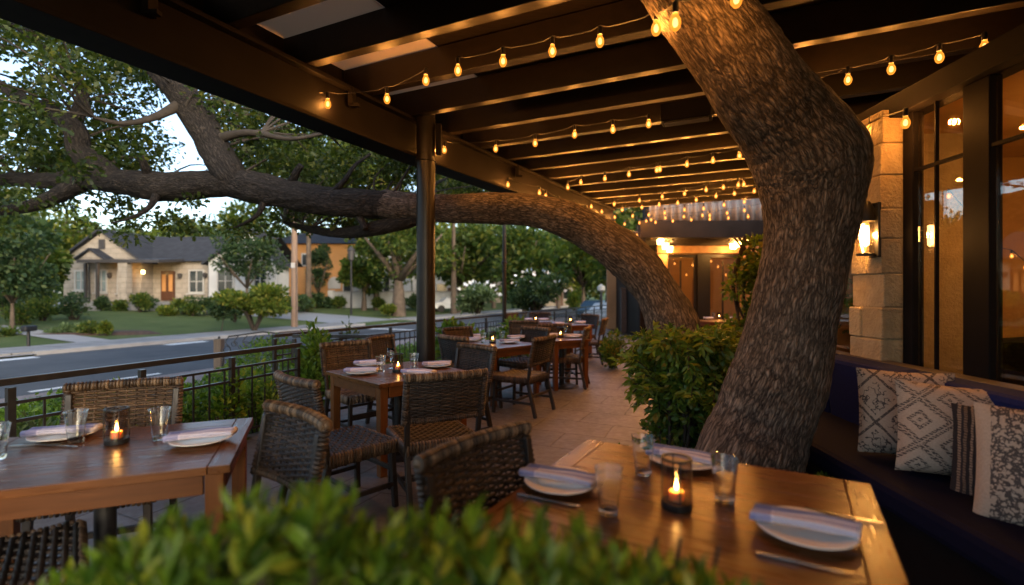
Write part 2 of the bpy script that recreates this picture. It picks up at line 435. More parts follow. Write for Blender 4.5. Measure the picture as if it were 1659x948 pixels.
M['plaster']=plain('amber_plaster',(.36,.20,.07),.8,0,.25,1.2,.01)
# ================================================================== the ground and the street
D=Vector((.40,.9165,0)).normalized(); NL=Vector((-D.y,D.x,0))      # along the street / away across it
def st(s,t,z=0): p=D*s+NL*t; return Vector((p.x,p.y,z))
def gz(t):                                                          # ground height across the street
    ks=[(-300,-.56),(19.4,-.54),(19.5,-.44),(21.8,-.40),(26,-.22),(36,.22),(60,.4),(300,1.2)]
    for (a,za),(b,zb) in zip(ks,ks[1:]):
        if t<=b: return za+(zb-za)*(t-a)/(b-a)
    return 1.2
mb=MB(); ts=[-300,4,12,19.4,19.5,21.8,26,31,36,60,120,300]
for a,b in zip(ts,ts[1:]):
    for s0,s1 in ((-200,-20),(-20,20),(20,60),(60,120),(120,400)):
        mb.add([st(s0,a,gz(a)),st(s1,a,gz(a)),st(s1,b,gz(b)),st(s0,b,gz(b))],[(0,1,2,3)])
tag(mb.build('ground',M['grass']),kind='structure')
def strip(s0,s1,t0,t1,dz,n=6,follow=True,z=None):
    mb=MB()
    for i in range(n):
        a=t0+(t1-t0)*i/n; b=t0+(t1-t0)*(i+1)/n
        za=(gz(a)+dz) if follow else z; zb=(gz(b)+dz) if follow else z
        mb.add([st(s0,a,za),st(s1,a,za),st(s1,b,zb),st(s0,b,zb)],[(0,1,2,3)])
    return mb
CS0,CS1=22.9,28.2                                                   # the side street
tag(strip(-60,200,12.0,19.3,0,1,False,-.45).build('road',M['asphalt']),kind='structure')
tag(strip(CS0,CS1,19.3,75,.035,14).build('side_street',plain('worn_paving',(.24,.25,.26),.75,0,.12,.6,.004)),kind='structure')
def slab(s0,s1,t0,t1,z0,z1): 
    P=[st(s0,t0),st(s1,t0),st(s1,t1),st(s0,t1)]
    if (P[1]-P[0]).cross(P[2]-P[0]).z<0: P.reverse()
    return MB().prism([(p.x,p.y) for p in P],z0,z1)
for a,b in ((-60,3.0),(8.0,CS0),(CS1,200)):
    tag(slab(a,b,19.3,19.5,-.5,-.325).build('kerb',M['kerb']),kind='structure')
for a,b in ((-60,CS0),(CS1,200)):
    tag(slab(a,b,19.5,21.6,-.5,-.335).build('sidewalk',M['walk']),kind='structure')
tag(slab(3.2,7.8,21.6,29,-.6,-.30).build('driveway',M['conc']),kind='structure')
tag(strip(3.0,8.0,19.25,19.5,0,1,False,-.40).build('driveway_apron',M['conc']),kind='structure')
tag(slab(-60,200,9.9,11.9,-.6,-.43).build('gravel_bed',M['gravel']),kind='structure')
mb=MB()
for s in (5.0,):
    mb.add([st(s,12.25,-.446),st(s+2.4,12.25,-.446),st(s+2.4,12.42,-.446),st(s,12.42,-.446)],[(0,1,2,3)])
for s in (6.3,11.5,17,24):
    mb.add([st(s,18.6,-.446),st(s+1.5,18.6,-.446),st(s+1.5,19.05,-.446),st(s,19.05,-.446)],[(0,1,2,3)])
mb.add([st(CS0-2,14.6,-.446),st(CS0-1.6,14.6,-.446),st(CS0-1.6,18.8,-.446),st(CS0-2,18.8,-.446)],[(0,1,2,3)])
tag(mb.build('road_markings',M['whitepaint']),kind='structure')
for k,(s0,s1,t0,t1) in enumerate(((9.5,12.6,13.4,14.9),(3.2,4.4,16.2,17.6),(16,20.5,15.6,16.3),(20,21.2,17,18.4))):
    tag(strip(s0,s1,t0,t1,0,1,False,-.4462).build('road_patch',plain('patched_asphalt',(.055,.06,.066),.95,0,.2,3,.004,.08)),kind='structure')
tag(strip(10.2,11.3,21.6,30,.035,8).build('garden_path',M['conc']),kind='structure')
# flower bed soils on the lawn edge
def soil(name,cx,cy,rx,ry,z,rot=0):
    n=28; mb=MB(); pts=[]
    for k in range(n):
        a=2*math.pi*k/n; w=1+.12*noise.noise((cx+math.cos(a)*2,cy+math.sin(a)*2,3))
        x=rx*w*math.cos(a);y=ry*w*math.sin(a)
        pts.append((cx+x*math.cos(rot)-y*math.sin(rot),cy+x*math.sin(rot)+y*math.cos(rot)))
    vs=[(x,y,z-.25) for x,y in pts]+[(cx+(x-cx)*.75,cy+(y-cy)*.75,z) for x,y in pts]
    fs=[(i,(i+1)%n,n+(i+1)%n,n+i) for i in range(n)]+[tuple(range(n,2*n))]
    mb.add(vs,fs); return tag(mb.build(name,M['soil'],smooth=True),kind='structure')

# ================================================================== patio floor and railing
A0=Vector((-3.95,1.75,0)); A1=Vector((-2.4,5.56,0)); B0=Vector((-3.24,6.7,0)); BD=Vector((.426,.905,0)).normalized(); B1=B0+BD*19.5
poly=[(-5.6,-2.2),(13,-2.2),(13,26),(B1.x+.1,26)]+[(B1.x-.12,B1.y+.05),(B0.x-.12,B0.y),(-2.52,5.62),(A0.x-.12,A0.y)]
tag(MB().prism(poly,-.6,0).build('patio_floor',M['floor']),kind='structure')
def railing(label,a,b,posts,zt=.9,step=.15,thick=.045):
    a=Vector(a);b=Vector(b); L=(b-a).length; d=(b-a).normalized()
    o=thing('metal_railing',label,'railing',(a.x,a.y,0),math.atan2(d.y,d.x))
    MB().box((L/2,0,zt-.02),(L,.05,.045)).build('top_rail',M['rail'],o,bev=.004)
    for z in (zt-.165,zt-.29,.10):
        MB().box((L/2,0,z),(L,.022,.022)).build('rail_bar',M['rail'],o)
    for i in range(posts+1):
        x=.02+(L-.04)*i/posts
        MB().box((x,0,zt/2-.03),(.042,.042,zt-.06)).build('post',M['rail'],o)
    n=int(L/step); mb=MB()
    for i in range(1,n):
        x=L*i/n
        if min(abs(x-(.02+(L-.04)*j/posts)) for j in range(posts+1))<.04: continue
        mb.box((x,0,(zt-.165+.10)/2),(.013,.013,zt-.265))
    mb.build('baluster_row',M['rail'],o)
    return o
railing('black metal railing nearest the camera, running behind the left table',A0,A1,5)
railing('long black metal railing running past the round column into the distance',B0,B1,16)
railing('short black rail section turning back behind the square table',at(477,538,6.75)*Vector((1,1,0)) if False else Vector((-2.98,6.72,0)),Vector((-1.9,6.62,0)),1,.9,.16)

# ================================================================== pergola
P0=Vector((-2.95,2.2,0)); P1=Vector((-1.13,5.75,0)); P2=Vector((2.35,11.69,0))
Pm=P0+(P0-P1).normalized()*3.4
perg=thing('pergola','dark timber and steel pergola roof covering the whole patio','pergola',(P1.x,P1.y,0))
PO=Vector((P1.x,P1.y,0))
def ibeam(a,b,z0,z1):
    mb=MB(); a=a-PO;b=b-PO; zz=Vector((0,0,1))
    def zb(w,za,zc): mb.bar(a+zz*((za+zc)/2),b+zz*((za+zc)/2),w,zc-za)
    zb(.30,z0,z0+.035); zb(.11,z0+.0352,z1-.0352); zb(.26,z1-.035,z1); return mb
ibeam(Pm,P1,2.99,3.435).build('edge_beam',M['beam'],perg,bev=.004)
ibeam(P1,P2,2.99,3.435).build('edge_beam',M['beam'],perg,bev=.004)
# column
cm=MB(); cx,cy=-.977,5.6
prof=[(.16,0),(.16,.02),(.105,.021),(.105,2.95),(.118,2.951),(.118,2.985),(.105,2.986),(.105,3.72)]
cm.lathe(prof,28,(cx-PO.x,cy-PO.y,0)).build('column',M['steel'],perg,smooth=True,angle=35)
mb=MB().box((cx-PO.x+.15,cy-PO.y-.02,3.2),(.06,.08,.34)); mb.build('junction_box',M['beam'],perg,bev=.006)
# joists
def beam_pt(q):
    L1=(P1-Pm).length
    if q<L1: return Pm+(P1-Pm).normalized()*q
    return P1+(P2-P1).normalized()*(q-L1)
LT=(P1-Pm).length+(P2-P1).length
JD=Vector((.905,-.425,0)).normalized()
q=.2; k=0
while q<LT+.05:
    a=beam_pt(min(q,LT)); a2=a-JD*.16; ln=9.2
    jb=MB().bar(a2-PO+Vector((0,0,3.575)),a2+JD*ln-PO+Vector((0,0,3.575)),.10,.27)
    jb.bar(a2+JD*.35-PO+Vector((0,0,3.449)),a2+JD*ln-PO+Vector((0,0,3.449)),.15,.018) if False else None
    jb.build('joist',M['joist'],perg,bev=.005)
    q+=.70; k+=1
# roof boards and pale strip
def strip_roof(off0,off1,z,m,name,th=.03):
    mb=MB(); pts=[Pm,P1,P2]
    for a,b in zip(pts,pts[1:]):
        a0=a+JD*off0;a1=a+JD*off1;b0=b+JD*off0;b1=b+JD*off1
        poly=[(a0.x-PO.x,a0.y-PO.y),(a1.x-PO.x,a1.y-PO.y),(b1.x-PO.x,b1.y-PO.y),(b0.x-PO.x,b0.y-PO.y)]
        mb.prism(poly,z,z+th)
    mb.build(name,m,perg)
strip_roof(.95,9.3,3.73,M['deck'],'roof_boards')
strip_roof(-.25,.94,3.73,M['canopy'],'pale_canopy_strip',.012)
for a,b_ in ((Pm,P1),(P1,P2)):
    a=a-JD*.2-PO; b_=b_-JD*.2-PO; zz=Vector((0,0,3.60)); MB().bar(a+zz,b_+zz,.03,.36).build('fascia_board',M['beam'],perg)
# brackets on the beam
for q in (3.0,4.55,6.3,9.6):
    a=beam_pt(q)+JD*.10-PO
    mb=MB().box((a.x,a.y,3.34),(.05,.09,.17)); mb.box((a.x+.03,a.y-.02,3.26),(.10,.05,.03)); mb.build('bracket',M['beam'],perg,bev=.004)
bx=thing('metal_box','black metal box hung between roof joists left of the big trunk','heater',at(1112,182,4.75),math.atan2(JD.y,JD.x))
MB().box((0,0,.0),(.46,.2,.17)).build('housing',M['beam'],bx,bev=.01)
MB().box((0,-.02,-.095),(.40,.12,.015)).build('grille',M['joist'],bx)

# ================================================================== the two oaks
def px_path(rows,k=6):
    pts=spl([(*at(u,v,Y),w/2/F*Y) for u,v,Y,w in rows],k)
    return [p[:3] for p in pts],[float(p[3]) for p in pts]
oak=thing('oak_tree','thick bent oak trunk growing up through the roof beside the bench','tree',on(1213,842,0))
OO=oak.location.copy()
def rel(ps,o): return [Vector(p)-o for p in ps]
p,r=px_path([(1205,870,3.2,262),(1210,842,3.2,232),(1212,790,3.2,186),(1214,740,3.2,159),(1228,700,3.2,153),(1247,650,3.2,146),(1266,600,3.2,139),(1287,500,3.2,128),(1304,410,3.2,127),(1310,345,3.19,136),(1308,290,3.17,146),(1292,238,3.13,150),(1262,188,3.08,146),(1222,132,3.0,136),(1168,58,2.92,130),(1117,-12,2.86,126),(1068,-80,2.8,122),(1020,-150,2.75,118)],20)
def barked(mb,O,K=None,amp=.013,n=32,fu=7.0,fv=1.7):
    """push the ring vertices of a tube in and out: burls, furrows, one big shoulder"""
    out=[]
    m=len(mb.v)//n
    for i in range(m):
        ring=[Vector(q) for q in mb.v[i*n:(i+1)*n]]; c=sum(ring,Vector())/n; rad=(ring[0]-c).length
        for k,q in enumerate(ring):
            d=(q-c).normalized(); a=k/n*2*math.pi
            px,py=math.cos(a)*rad*fu,math.sin(a)*rad*fu; L=i*.02*fv*1.3
            t=noise.noise((px,py,L*2.2)); f=min(abs(t)*3.2,1.0)
            g=noise.noise((px*2.3,py*2.3,L*6.5))
            big=noise.noise((px*.22+3,py*.22,L*.9))
            q2=q+d*(amp*(f-.6)+amp*.55*g+rad*(.07 if K else .17)*big)
            if K:
                for kc,sig,am,dr in K:
                    w=(q+O-kc).length; q2=q2+dr*(am*math.exp(-(w/sig)**2))
            out.append(tuple(q2))
    mb.v[:]=out
    return mb
tk=MB().tube(rel(p,OO),r,150,True,.02); tk.v=tk.v
capn=tk.f[-2:]
barked(tk,OO,[(at(1368,248,3.1),.30,.10,Vector((.95,-.1,.10))),(at(1240,560,3.0),.16,-.02,Vector((-.5,-.8,0))),(at(1330,470,3.05),.12,.03,Vector((.6,-.7,0))),(at(1160,760,3.0),.22,.05,Vector((-.8,-.5,0)))],.006,150)
to=tk.build('trunk',M['bark'],oak,smooth=True)

oak2=thing('oak_tree','leaning oak whose mossy limb sweeps low under the roof and out over the street','tree',on(1118,700,0))
O2=oak2.location.copy()
def limb(name,rows,m,n=32,k=7,wob=.10):
    p,r=px_path(rows,k); mb=MB().tube(rel(p,O2),r,n,True,wob)
    if n>28: barked(mb,O2,None,.007,n)
    mb.build(name,m,oak2,smooth=True); return p
trunk_rows=[(1128,715,5.15,135),(1120,690,5.2,112),(1108,630,5.2,92),(1098,575,5.2,84),(1090,530,5.25,78),(1073,488,5.3,74),(1048,448,5.4,72),(1013,413,5.5,68),(972,384,5.65,64),(925,359,5.8,60),(870,343,5.95,54),(805,338,6.15,50),(745,337,6.3,46),(690,336,6.4,44),(620,331,6.5,46)]
limb_rows=[(640,333,6.48,44),(620,331,6.5,46),(540,327,6.6,48),(460,314,6.7,46),(400,302,6.8,46),(345,297,6.85,48),(270,301,6.9,45),(205,296,7.0,41),(140,290,7.1,36),(80,293,7.2,27),(20,291,7.3,22),(-40,286,7.4,18),(-120,270,7.5,12)]
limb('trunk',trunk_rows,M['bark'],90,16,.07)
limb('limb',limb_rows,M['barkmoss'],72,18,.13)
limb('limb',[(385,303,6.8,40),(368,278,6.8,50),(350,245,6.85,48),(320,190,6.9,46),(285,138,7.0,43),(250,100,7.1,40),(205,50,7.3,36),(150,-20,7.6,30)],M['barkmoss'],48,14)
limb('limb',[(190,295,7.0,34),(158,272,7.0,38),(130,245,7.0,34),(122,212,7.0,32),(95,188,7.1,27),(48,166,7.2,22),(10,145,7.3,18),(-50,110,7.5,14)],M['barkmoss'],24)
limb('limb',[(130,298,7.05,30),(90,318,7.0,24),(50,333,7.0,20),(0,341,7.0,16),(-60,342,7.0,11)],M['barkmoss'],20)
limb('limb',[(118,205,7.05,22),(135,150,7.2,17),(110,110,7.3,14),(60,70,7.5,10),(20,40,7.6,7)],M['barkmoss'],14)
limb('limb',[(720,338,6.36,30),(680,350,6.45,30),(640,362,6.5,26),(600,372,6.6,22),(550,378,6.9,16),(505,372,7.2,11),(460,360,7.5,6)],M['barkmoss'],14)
limb('limb',[(300,165,6.9,20),(250,190,6.6,12),(200,200,6.4,8),(150,190,6.2,5)],M['twig'],10)
limb('limb',[(340,230,6.9,18),(400,215,6.7,11),(470,225,6.6,7),(530,215,6.6,5)],M['twig'],10)
for rows in ([(470,300,6.7,16),(480,280,6.6,12),(488,268,6.55,10)],[(580,345,6.55,14),(588,362,6.45,11),(592,372,6.4,9)],[(240,285,6.85,15),(232,262,6.7,11),(226,250,6.65,9)],[(540,312,6.55,13),(560,290,6.5,8),(575,268,6.6,6),(600,250,6.8,4)],[(430,318,6.7,12),(420,345,6.6,8),(400,360,6.6,5),(372,372,6.8,3)],[(255,315,6.8,13),(240,338,6.6,8),(215,352,6.5,5),(180,362,6.5,3)]): limb('side_shoot',rows,M['barkmoss'],14,5)
# crown: clumps of leaves spread through the air round the limbs
cl=[]
def gap(u,v): return ((u-275)/70)**2+((v-195)/70)**2<1 or ((u-300)/42)**2+((v-262)/28)**2<1 or ((u-205)/36)**2+((v-150)/22)**2<.8
def scat(n,u0,u1,v0,v1,Y0,Y1,r0,r1,p_gap=.22):
    k=0
    while k<n:
        u=rnd.uniform(u0,u1);v=rnd.uniform(v0,v1)
        if gap(u,v) and rnd.random()>p_gap: continue
        Y=rnd.uniform(Y0,Y1); cl.append((at(u,v,Y),rnd.uniform(r0,r1))); k+=1
scat(24,-120,260,0,285,5.4,6.6,.14,.3)
scat(70,-120,260,0,285,7.0,10.5,.2,.42)
scat(56,180,430,40,280,6.9,10.5,.16,.34,.2)
scat(80,370,690,150,300,6.8,10.5,.2,.38)
scat(40,-80,200,180,330,7.1,9.5,.18,.34)
scat(20,0,330,315,380,6.2,8.5,.13,.22)
scat(22,360,640,335,380,6.6,8.8,.13,.22)
scat(26,680,820,262,312,8.0,11.5,.2,.36)
scat(34,-200,300,-160,10,5.5,10,.25,.45)
Ps=[];Ds=[];Us=[]
tw=MB()
limbpts=[]
for o in KIDS[oak2.name]:
    if o.name.startswith(('limb',)):
        for v in list(o.data.vertices)[::24]: limbpts.append(v.co+O2)
for c,r in cl:
    n=int(205*(r/.3)**2)
    pp,dd=clump_pts(c,(r*1.3,r*1.3,r*.9),n,.05)
    Ps.append(pp); Ds.append(dd+rng.normal(size=(n,3))*.7+np.array([0,0,-.25]))
    j=min(limbpts,key=lambda q:(q-c).length_squared)
    if rnd.random()<.9 and (j-c).length<3.0 and c.z>j.z-.1:
        mid=(j+c)/2+Vector((rnd.uniform(-.15,.15),rnd.uniform(-.15,.15),rnd.uniform(-.05,.2)))
        tw.tube(spl([tuple(x-O2) for x in (j,mid,c)],4),[.020-.0019*q_ for q_ in range(9)],5,False)
tw.build('twigs',M['twig'],oak2)
P_=np.concatenate(Ps)-np.array(O2); D_=np.concatenate(Ds)
lo=leaves('crown',P_,D_,rng.uniform(.045,.105,len(P_)),M['oakleaf'],oak2,.62,OAK)

# ================================================================== trees across the street
def tree(label,x,y,z,h,cr,trunk_h,n,ls,lm,tr=.22,group=None,sq=(1,1,.8),nclump=16,lean=(0,0),name='tree',low=0.0):
    o=thing(name,label,'tree',(x,y,z),0,group)
    mb=MB(); top=h-cr*sq[2]
    mb.tube([tuple(q) for q in spl([(0,0,-.3),(lean[0]*.2,lean[1]*.2,trunk_h*.5),(lean[0]*.6,lean[1]*.6,trunk_h),(lean[0],lean[1],top)],4)],[tr*(1.5 if i==0 else 1.1-.07*i) for i in range(13)],10,True,.1)
    for k in range(6):
        a=k*1.05+rnd.random(); L=cr*rnd.uniform(.5,.85)
        mb.tube([(lean[0]*.6,lean[1]*.6,trunk_h*.92),(lean[0]*.7+math.cos(a)*L*.5,lean[1]*.7+math.sin(a)*L*.5,trunk_h+(h-trunk_h)*.25),(lean[0]+math.cos(a)*L,lean[1]+math.sin(a)*L,trunk_h+(h-trunk_h)*rnd.uniform(.35,.65))],[tr*.55,tr*.35,tr*.12],7,True,.1)
    mb.build('trunk',M['barkfar'],o,smooth=True)
    Ps=[];Ds=[]
    cz=(trunk_h*(1-low)+h)/2; hz=(h-trunk_h*(1-low))/2
    for k in range(nclump):
        d=norm(rng.normal(size=(1,3)))[0]; f=rnd.uniform(.35,.85)
        c=np.array([lean[0]+d[0]*cr*f*sq[0],lean[1]+d[1]*cr*f*sq[1],cz+d[2]*hz*f])
        rr=cr*rnd.uniform(.26,.46)
        m=int(n/nclump*rnd.uniform(.7,1.3))
        p,dd=clump_pts(c,(rr,rr,rr*.75),m,.25); Ps.append(p);Ds.append(dd+rng.normal(size=(m,3))*.8)
    P_=np.concatenate(Ps);D_=np.concatenate(Ds)
    leaves('crown',P_,D_,rng.uniform(.6,1.25,len(P_))*ls,lm,o,.6)
    return o
def gy(x,y): return gz(x*NL.x+y*NL.y)
def tree_px(label,u,Y,h,cr,th,n,ls,lm,**kw):
    x=(u-CX)/F*Y; return tree(label,x,Y,gy(x,Y),h,cr,th,n,ls,lm,**kw)
G1,G2,G3=M['farleaf'],M['farleaf2'],M['farleaf3']
tree_px('dark leafy tree at the far left beside the driveway',20,20.5,4.6,2.0,1.3,5200,.20,G3,tr=.09,low=.5)
tree_px('round tree in front of the white house wing',400,33,5.6,2.5,2.0,4200,.24,G3,tr=.13)
tree_px('dark column shaped tree before the orange house',516,47,6.2,1.5,1.3,2600,.28,G3,tr=.16,sq=(.8,.8,1.6))
tree_px('broad street tree with thick pale trunk left of the round column',646,38,8.6,4.3,3.0,6500,.33,G1,tr=.55,low=.1)
for i,(u,Y,h,cr,m,lb) in enumerate([
   (745,44,9,4.6,G1,'street tree with dark crown just right of the round column'),
   (800,56,11,5.2,G3,'bluish tree behind the thin lamp pole'),
   (850,40,8.2,3.9,G1,'leafy tree low over the shrubs beyond the railing'),
   (905,60,11,5,G2,'bright tree beside the small pale house down the street'),
   (945,48,9.5,4.4,G1,'dark tree under the curve of the leaning limb'),
   (1000,70,12,5.5,G3,'distant tree near the white car'),
   (1060,62,12,5.5,G1,'distant tree behind the end of the railing'),
   (560,62,13,6,G2,'tall tree above the orange house roof'),
   (470,66,13,6,G1,'tall tree between the two houses'),
   (690,64,14,6.2,G2,'tall tree behind the round column'),
   (60,50,13,6.5,G2,'tall sunlit tree behind the left end of the stone house'),
   (180,60,11,5.4,G1,'tall tree straight behind the gable'),
   (290,62,10.5,5.6,G2,'yellowish tree rising over the house ridge'),
   (385,52,11,5.2,G1,'dark tree above the white wing'),
   (-70,40,12,6,G1,'tree beyond the left edge of the lawn'),
   (500,40,15.5,5.5,G2,'high airy tree seen through the gap above the limb'),
   (610,44,16,5.0,G2,'high tree whose top fills the gap beside the beam'),
   (760,80,15,7,G1,'farthest tree behind the arched facade'),
   (900,85,15,7,G3,'farthest bluish tree closing the street'),
   (1150,80,16,8,G1,'tree behind the far porch roof'),(1035,26,8.5,3.4,G1,'tree filling the gap left of the porch roof'),(985,34,9,3.6,G2,'tree beyond the gate post'),(-15,24,6.0,2.4,G3,'dark tree at the left edge beside the driveway'),(52,31,6.4,1.9,G1,'tree left of the stone house gable'),(590,43,6.0,1.8,G1,'small tree before the white porch of the orange house'),(735,42,17,5.0,G2,'high tree above the leaning limb right of the column')]):
    tree_px(lb,u,Y,h,cr,h*(.5 if 'high' in lb else .30),3800,.34+.004*Y,m,tr=.25,group='trees along the street',low=(0 if 'high' in lb else .35))
# far wooded skyline that closes the view
n=15000; xx=rng.uniform(-120,60,n); yy=rng.uniform(74,90,n); pp=np.stack([xx,yy,np.zeros(n)],1)
hh=np.array([4.5+4.5*noise.noise((a*.09,b*.05,1))+1.5*noise.noise((a*.4,3,1)) for a,b in zip(xx,yy)]); pp[:,2]=rng.random(n)**.7*hh+.3
tag(leaves('distant_woods',pp,rng.normal(size=(n,3)),rng.uniform(.7,1.5,n),M['farleaf'],None,.7),kind='stuff')
# ornamental tree with several stems, and topiary
def bush(label,x,y,z,rx,rz,n,ls,lm,name='shrub',stems=5,lift=0,group=None,fl=None,cat='shrub',w=.5,tmpl=LEAF):
    o=thing(name,label,cat,(x,y,z),0,group)
    mb=MB()
    for k in range(stems):
        a=2*math.pi*k/max(stems,1)+rnd.random()
        mb.tube([(math.cos(a)*.04,math.sin(a)*.04,-.06),(math.cos(a)*rx*.25,math.sin(a)*rx*.25,(lift+rz)*.55),(math.cos(a)*rx*.5,math.sin(a)*rx*.5,lift+rz*1.1)],[max(.012,.05*rx),max(.008,.035*rx),.006],6,True)
    mb.build('stems',M['twig'],o)
    Ps=[];Ds=[]
    for k in range(10):
        d=norm(rng.normal(size=(1,3)))[0]; f=rnd.uniform(.2,.72)
        rr=rx*rnd.uniform(.32,.52); m=n//10
        p,dd=clump_pts((d[0]*rx*f,d[1]*rx*f,lift+rz+d[2]*rz*f),(rr,rr,rr*rz/rx*.9),m,.3); Ps.append(p);Ds.append(dd+rng.normal(size=(m,3))*.55+np.array([0,0,.35]))
    P_=np.concatenate(Ps);D_=np.concatenate(Ds); keep=P_[:,2]>.0; P_=P_[keep];D_=D_[keep]
    leaves('foliage',P_,D_,rng.uniform(.6,1.2,len(P_))*ls,lm,o,w,tmpl)
    if fl:
        m=fl; d=norm(rng.normal(size=(m,3))); d[:,2]=np.abs(d[:,2])
        p=d*np.array([rx*.85,rx*.85,rz*.95])+np.array([0,0,lift+rz])
        leaves('flowers',p,d+rng.normal(size=(m,3))*.3,np.full(m,ls*.9),M['flower'],o,.9)['kind']='stuff'
    return o
def bush_px(label,u,v,Y,wpx,hpx,n,lspx,lm,**kw):
    p=at(u,v,Y); g=p.z
    return bush(label,p.x,p.y,g,wpx/2/F*Y,hpx/2/F*Y,n,lspx/F*Y,lm,**kw)
bush_px('bushy many stemmed ornamental tree on the lawn corner',412,533,23.5,112,58,5200,7.5,G2,name='ornamental_tree',stems=6,lift=.55,cat='tree')
bush_px('small round topiary on a thin stem left of the ornamental tree',357,535,22.5,34,34,1100,6,G3,name='topiary_tree',stems=1,lift=.45,cat='tree')
x,y,_=at(415,533,23.6); soil('planting_bed',x,y,3.0,1.2,gy(x,y)+.04,.3)
x,y,_=at(120,550,20.8); soil('planting_bed',x,y,3.4,1.0,gy(x,y)+.05,.35)
HB=[('low dark shrub right of the porch steps',232,505,33,32,30,G3),('tall green shrub left of the house door',227,507,32.2,30,34,G1),('round shrub under the second house window',196,508,33,24,22,G1),
 ('shrub below the right house window',297,507,32,44,26,G1),('shrub beside the white wing',335,507,31.5,46,30,G3),('low pale shrub before the hedge',270,512,30.5,40,16,G2),
 ('large dark shrub at the left house corner',120,522,26,70,52,G3),('spreading shrub on the left lawn',70,520,25,60,40,G1),('dense shrub by the driveway edge',30,530,23,60,40,G1),
 ('pale flowering shrub in the corner bed',105,548,20.8,56,24,M['greyleaf']),('small shrub in the corner bed',150,545,20.6,42,24,G1),('thin upright shrub at the bed end',172,543,20.4,18,26,G2),('dark shrub at the sidewalk left end',-5,553,19.2,60,30,G1),
 ('dark shrub at the side street corner',455,508,31,46,36,G1),('grey shrub before the orange house',480,505,36,52,34,G3),('rosy shrub left of the white wall',510,500,43,34,28,G3),
 ('shrub along the white wall',548,500,44,26,18,G1),('shrub behind the pale tree trunk',675,499,45,40,22,G3)]
HB+=[('clipped dark shrub under the white wing window',358,508,31.5,34,24,G3),('low hedge section under the right house window',312,510,31,40,18,G1),('feathery shrub left of the porch',168,510,33,26,30,G3),
 ('round shrub at the far left of the lawn',60,512,30,54,48,G1),('tall shrub behind the mailbox',10,515,27,60,62,G3),('dark shrub behind the utility pole',495,507,38,40,30,G1),('shrub under the orange house hood',528,503,44,34,24,G3),
 ('small clipped shrub at the white wall pier',612,500,44,22,18,G1),('shrub at the foot of the pale trunk tree',628,508,37,30,16,G2),('dark shrub beside the round topiary',380,520,27,44,36,G3)]
for lb,u,v,Y,w,h,m in HB: bush_px(lb,u,v,Y,w,h,900,6.0,m,group='garden shrubs across the street')
bush_px('round bright green bush down the street',930,502,30,28,32,900,6,G2)
bush_px('large dark bush with white blossom beyond the railing',868,507,19,105,70,5200,7,G3,fl=45)
bush_px('leafy bush with pale blossom left of the lamp pole',775,505,20,80,48,2600,8,M['greyleaf'],fl=30)

# ------------------------------------------------------------------ plants behind the railing
def patch(name,n,s0,s1,t0,t1,z0,hmax,ls,m,w=.42):
    s=rng.uniform(s0,s1,n);t=rng.uniform(t0,t1,n)
    p=np.array(D)[None]*s[:,None]+np.array(NL)[None]*t[:,None]
    hh=np.array([max(0,.45+.75*noise.noise((a*.55,b*.55,2))) for a,b in p[:,:2]])*hmax
    p[:,2]=z0+hh*rng.random(n)**.5
    d=rng.normal(size=(n,3))*.7+np.array([0,0,.5])
    return tag(leaves(name,p,d,rng.uniform(.6,1.2,n)*ls,m,None,w),kind='stuff')
tag(MB().prism([tuple(st(a,b).xy) for a,b in ((-6,4.62),(40,4.62),(40,9.85),(-6,9.85))] [::1],-.55,-.41).build('planting_soil',M['soil']),kind='structure')
patch('ground_cover',9000,-1.0,3,4.75,7.6,-.42,.55,.075,M['bedleaf'])
patch('ground_cover',24000,2.2,8.5,4.75,7.8,-.42,1.25,.085,M['bedleaf'])
patch('ground_cover',9000,1.0,14,7.0,9.7,-.42,.40,.09,M['bedleaf'])
patch('ground_cover',9000,9,26,5.0,9.7,-.42,.55,.12,M['bedleaf'])
BS=[('tall bright green plant beside the square table',505,612,5.95,95,105,1500,.10,M['bedleaf']),
 ('dark glossy shrub behind the right railing post of the left table',345,690,4.75,110,120,1700,.075,M['shrubleaf']),
 ('leafy shrub left of the wicker chair behind the railing',420,665,5.3,90,105,1500,.075,M['fern']),
 ('green shrub behind the wicker chair at the railing',285,705,4.5,80,90,1100,.075,M['bedleaf']),
 ('low grey green plant at the left end of the railing',40,735,3.9,110,85,900,.07,M['greyleaf']),
 ('slender bushy plant standing behind the short rail section',572,590,7.9,42,95,900,.085,M['greyleaf']),
 ('bright low shrub right of the dark wicker chair by the column',650,628,7.4,56,62,800,.085,M['bedleaf']),
 ('strappy plant beyond the rail right of the column',745,592,9.2,90,95,1300,.16,M['bedleaf']),
 ('dense plant beyond the rail behind the middle table',830,570,10.8,90,70,1100,.13,M['bedleaf'])]
for lb,u,v,Y,w,h,n,ls,m in BS:
    p=at(u,v,Y); rz=h/2/F*Y
    bush(lb,p.x,p.y,-.42,w/2/F*Y,(p.z+2*rz+.42)/2,n,ls,m,group='plants behind the railing',stems=7)
for lb,u,v,Y,w,h in (('dark bush at the end of the seating row',992,562,9.6,62,62),('dark bush below the leaning trunk',1040,565,8.6,50,54)):
    p=at(u,v,Y); bush(lb,p.x,p.y,0,w/2/F*Y,.36,1300,.09,M['vineleaf'],group='bushes at the end of the seating row')
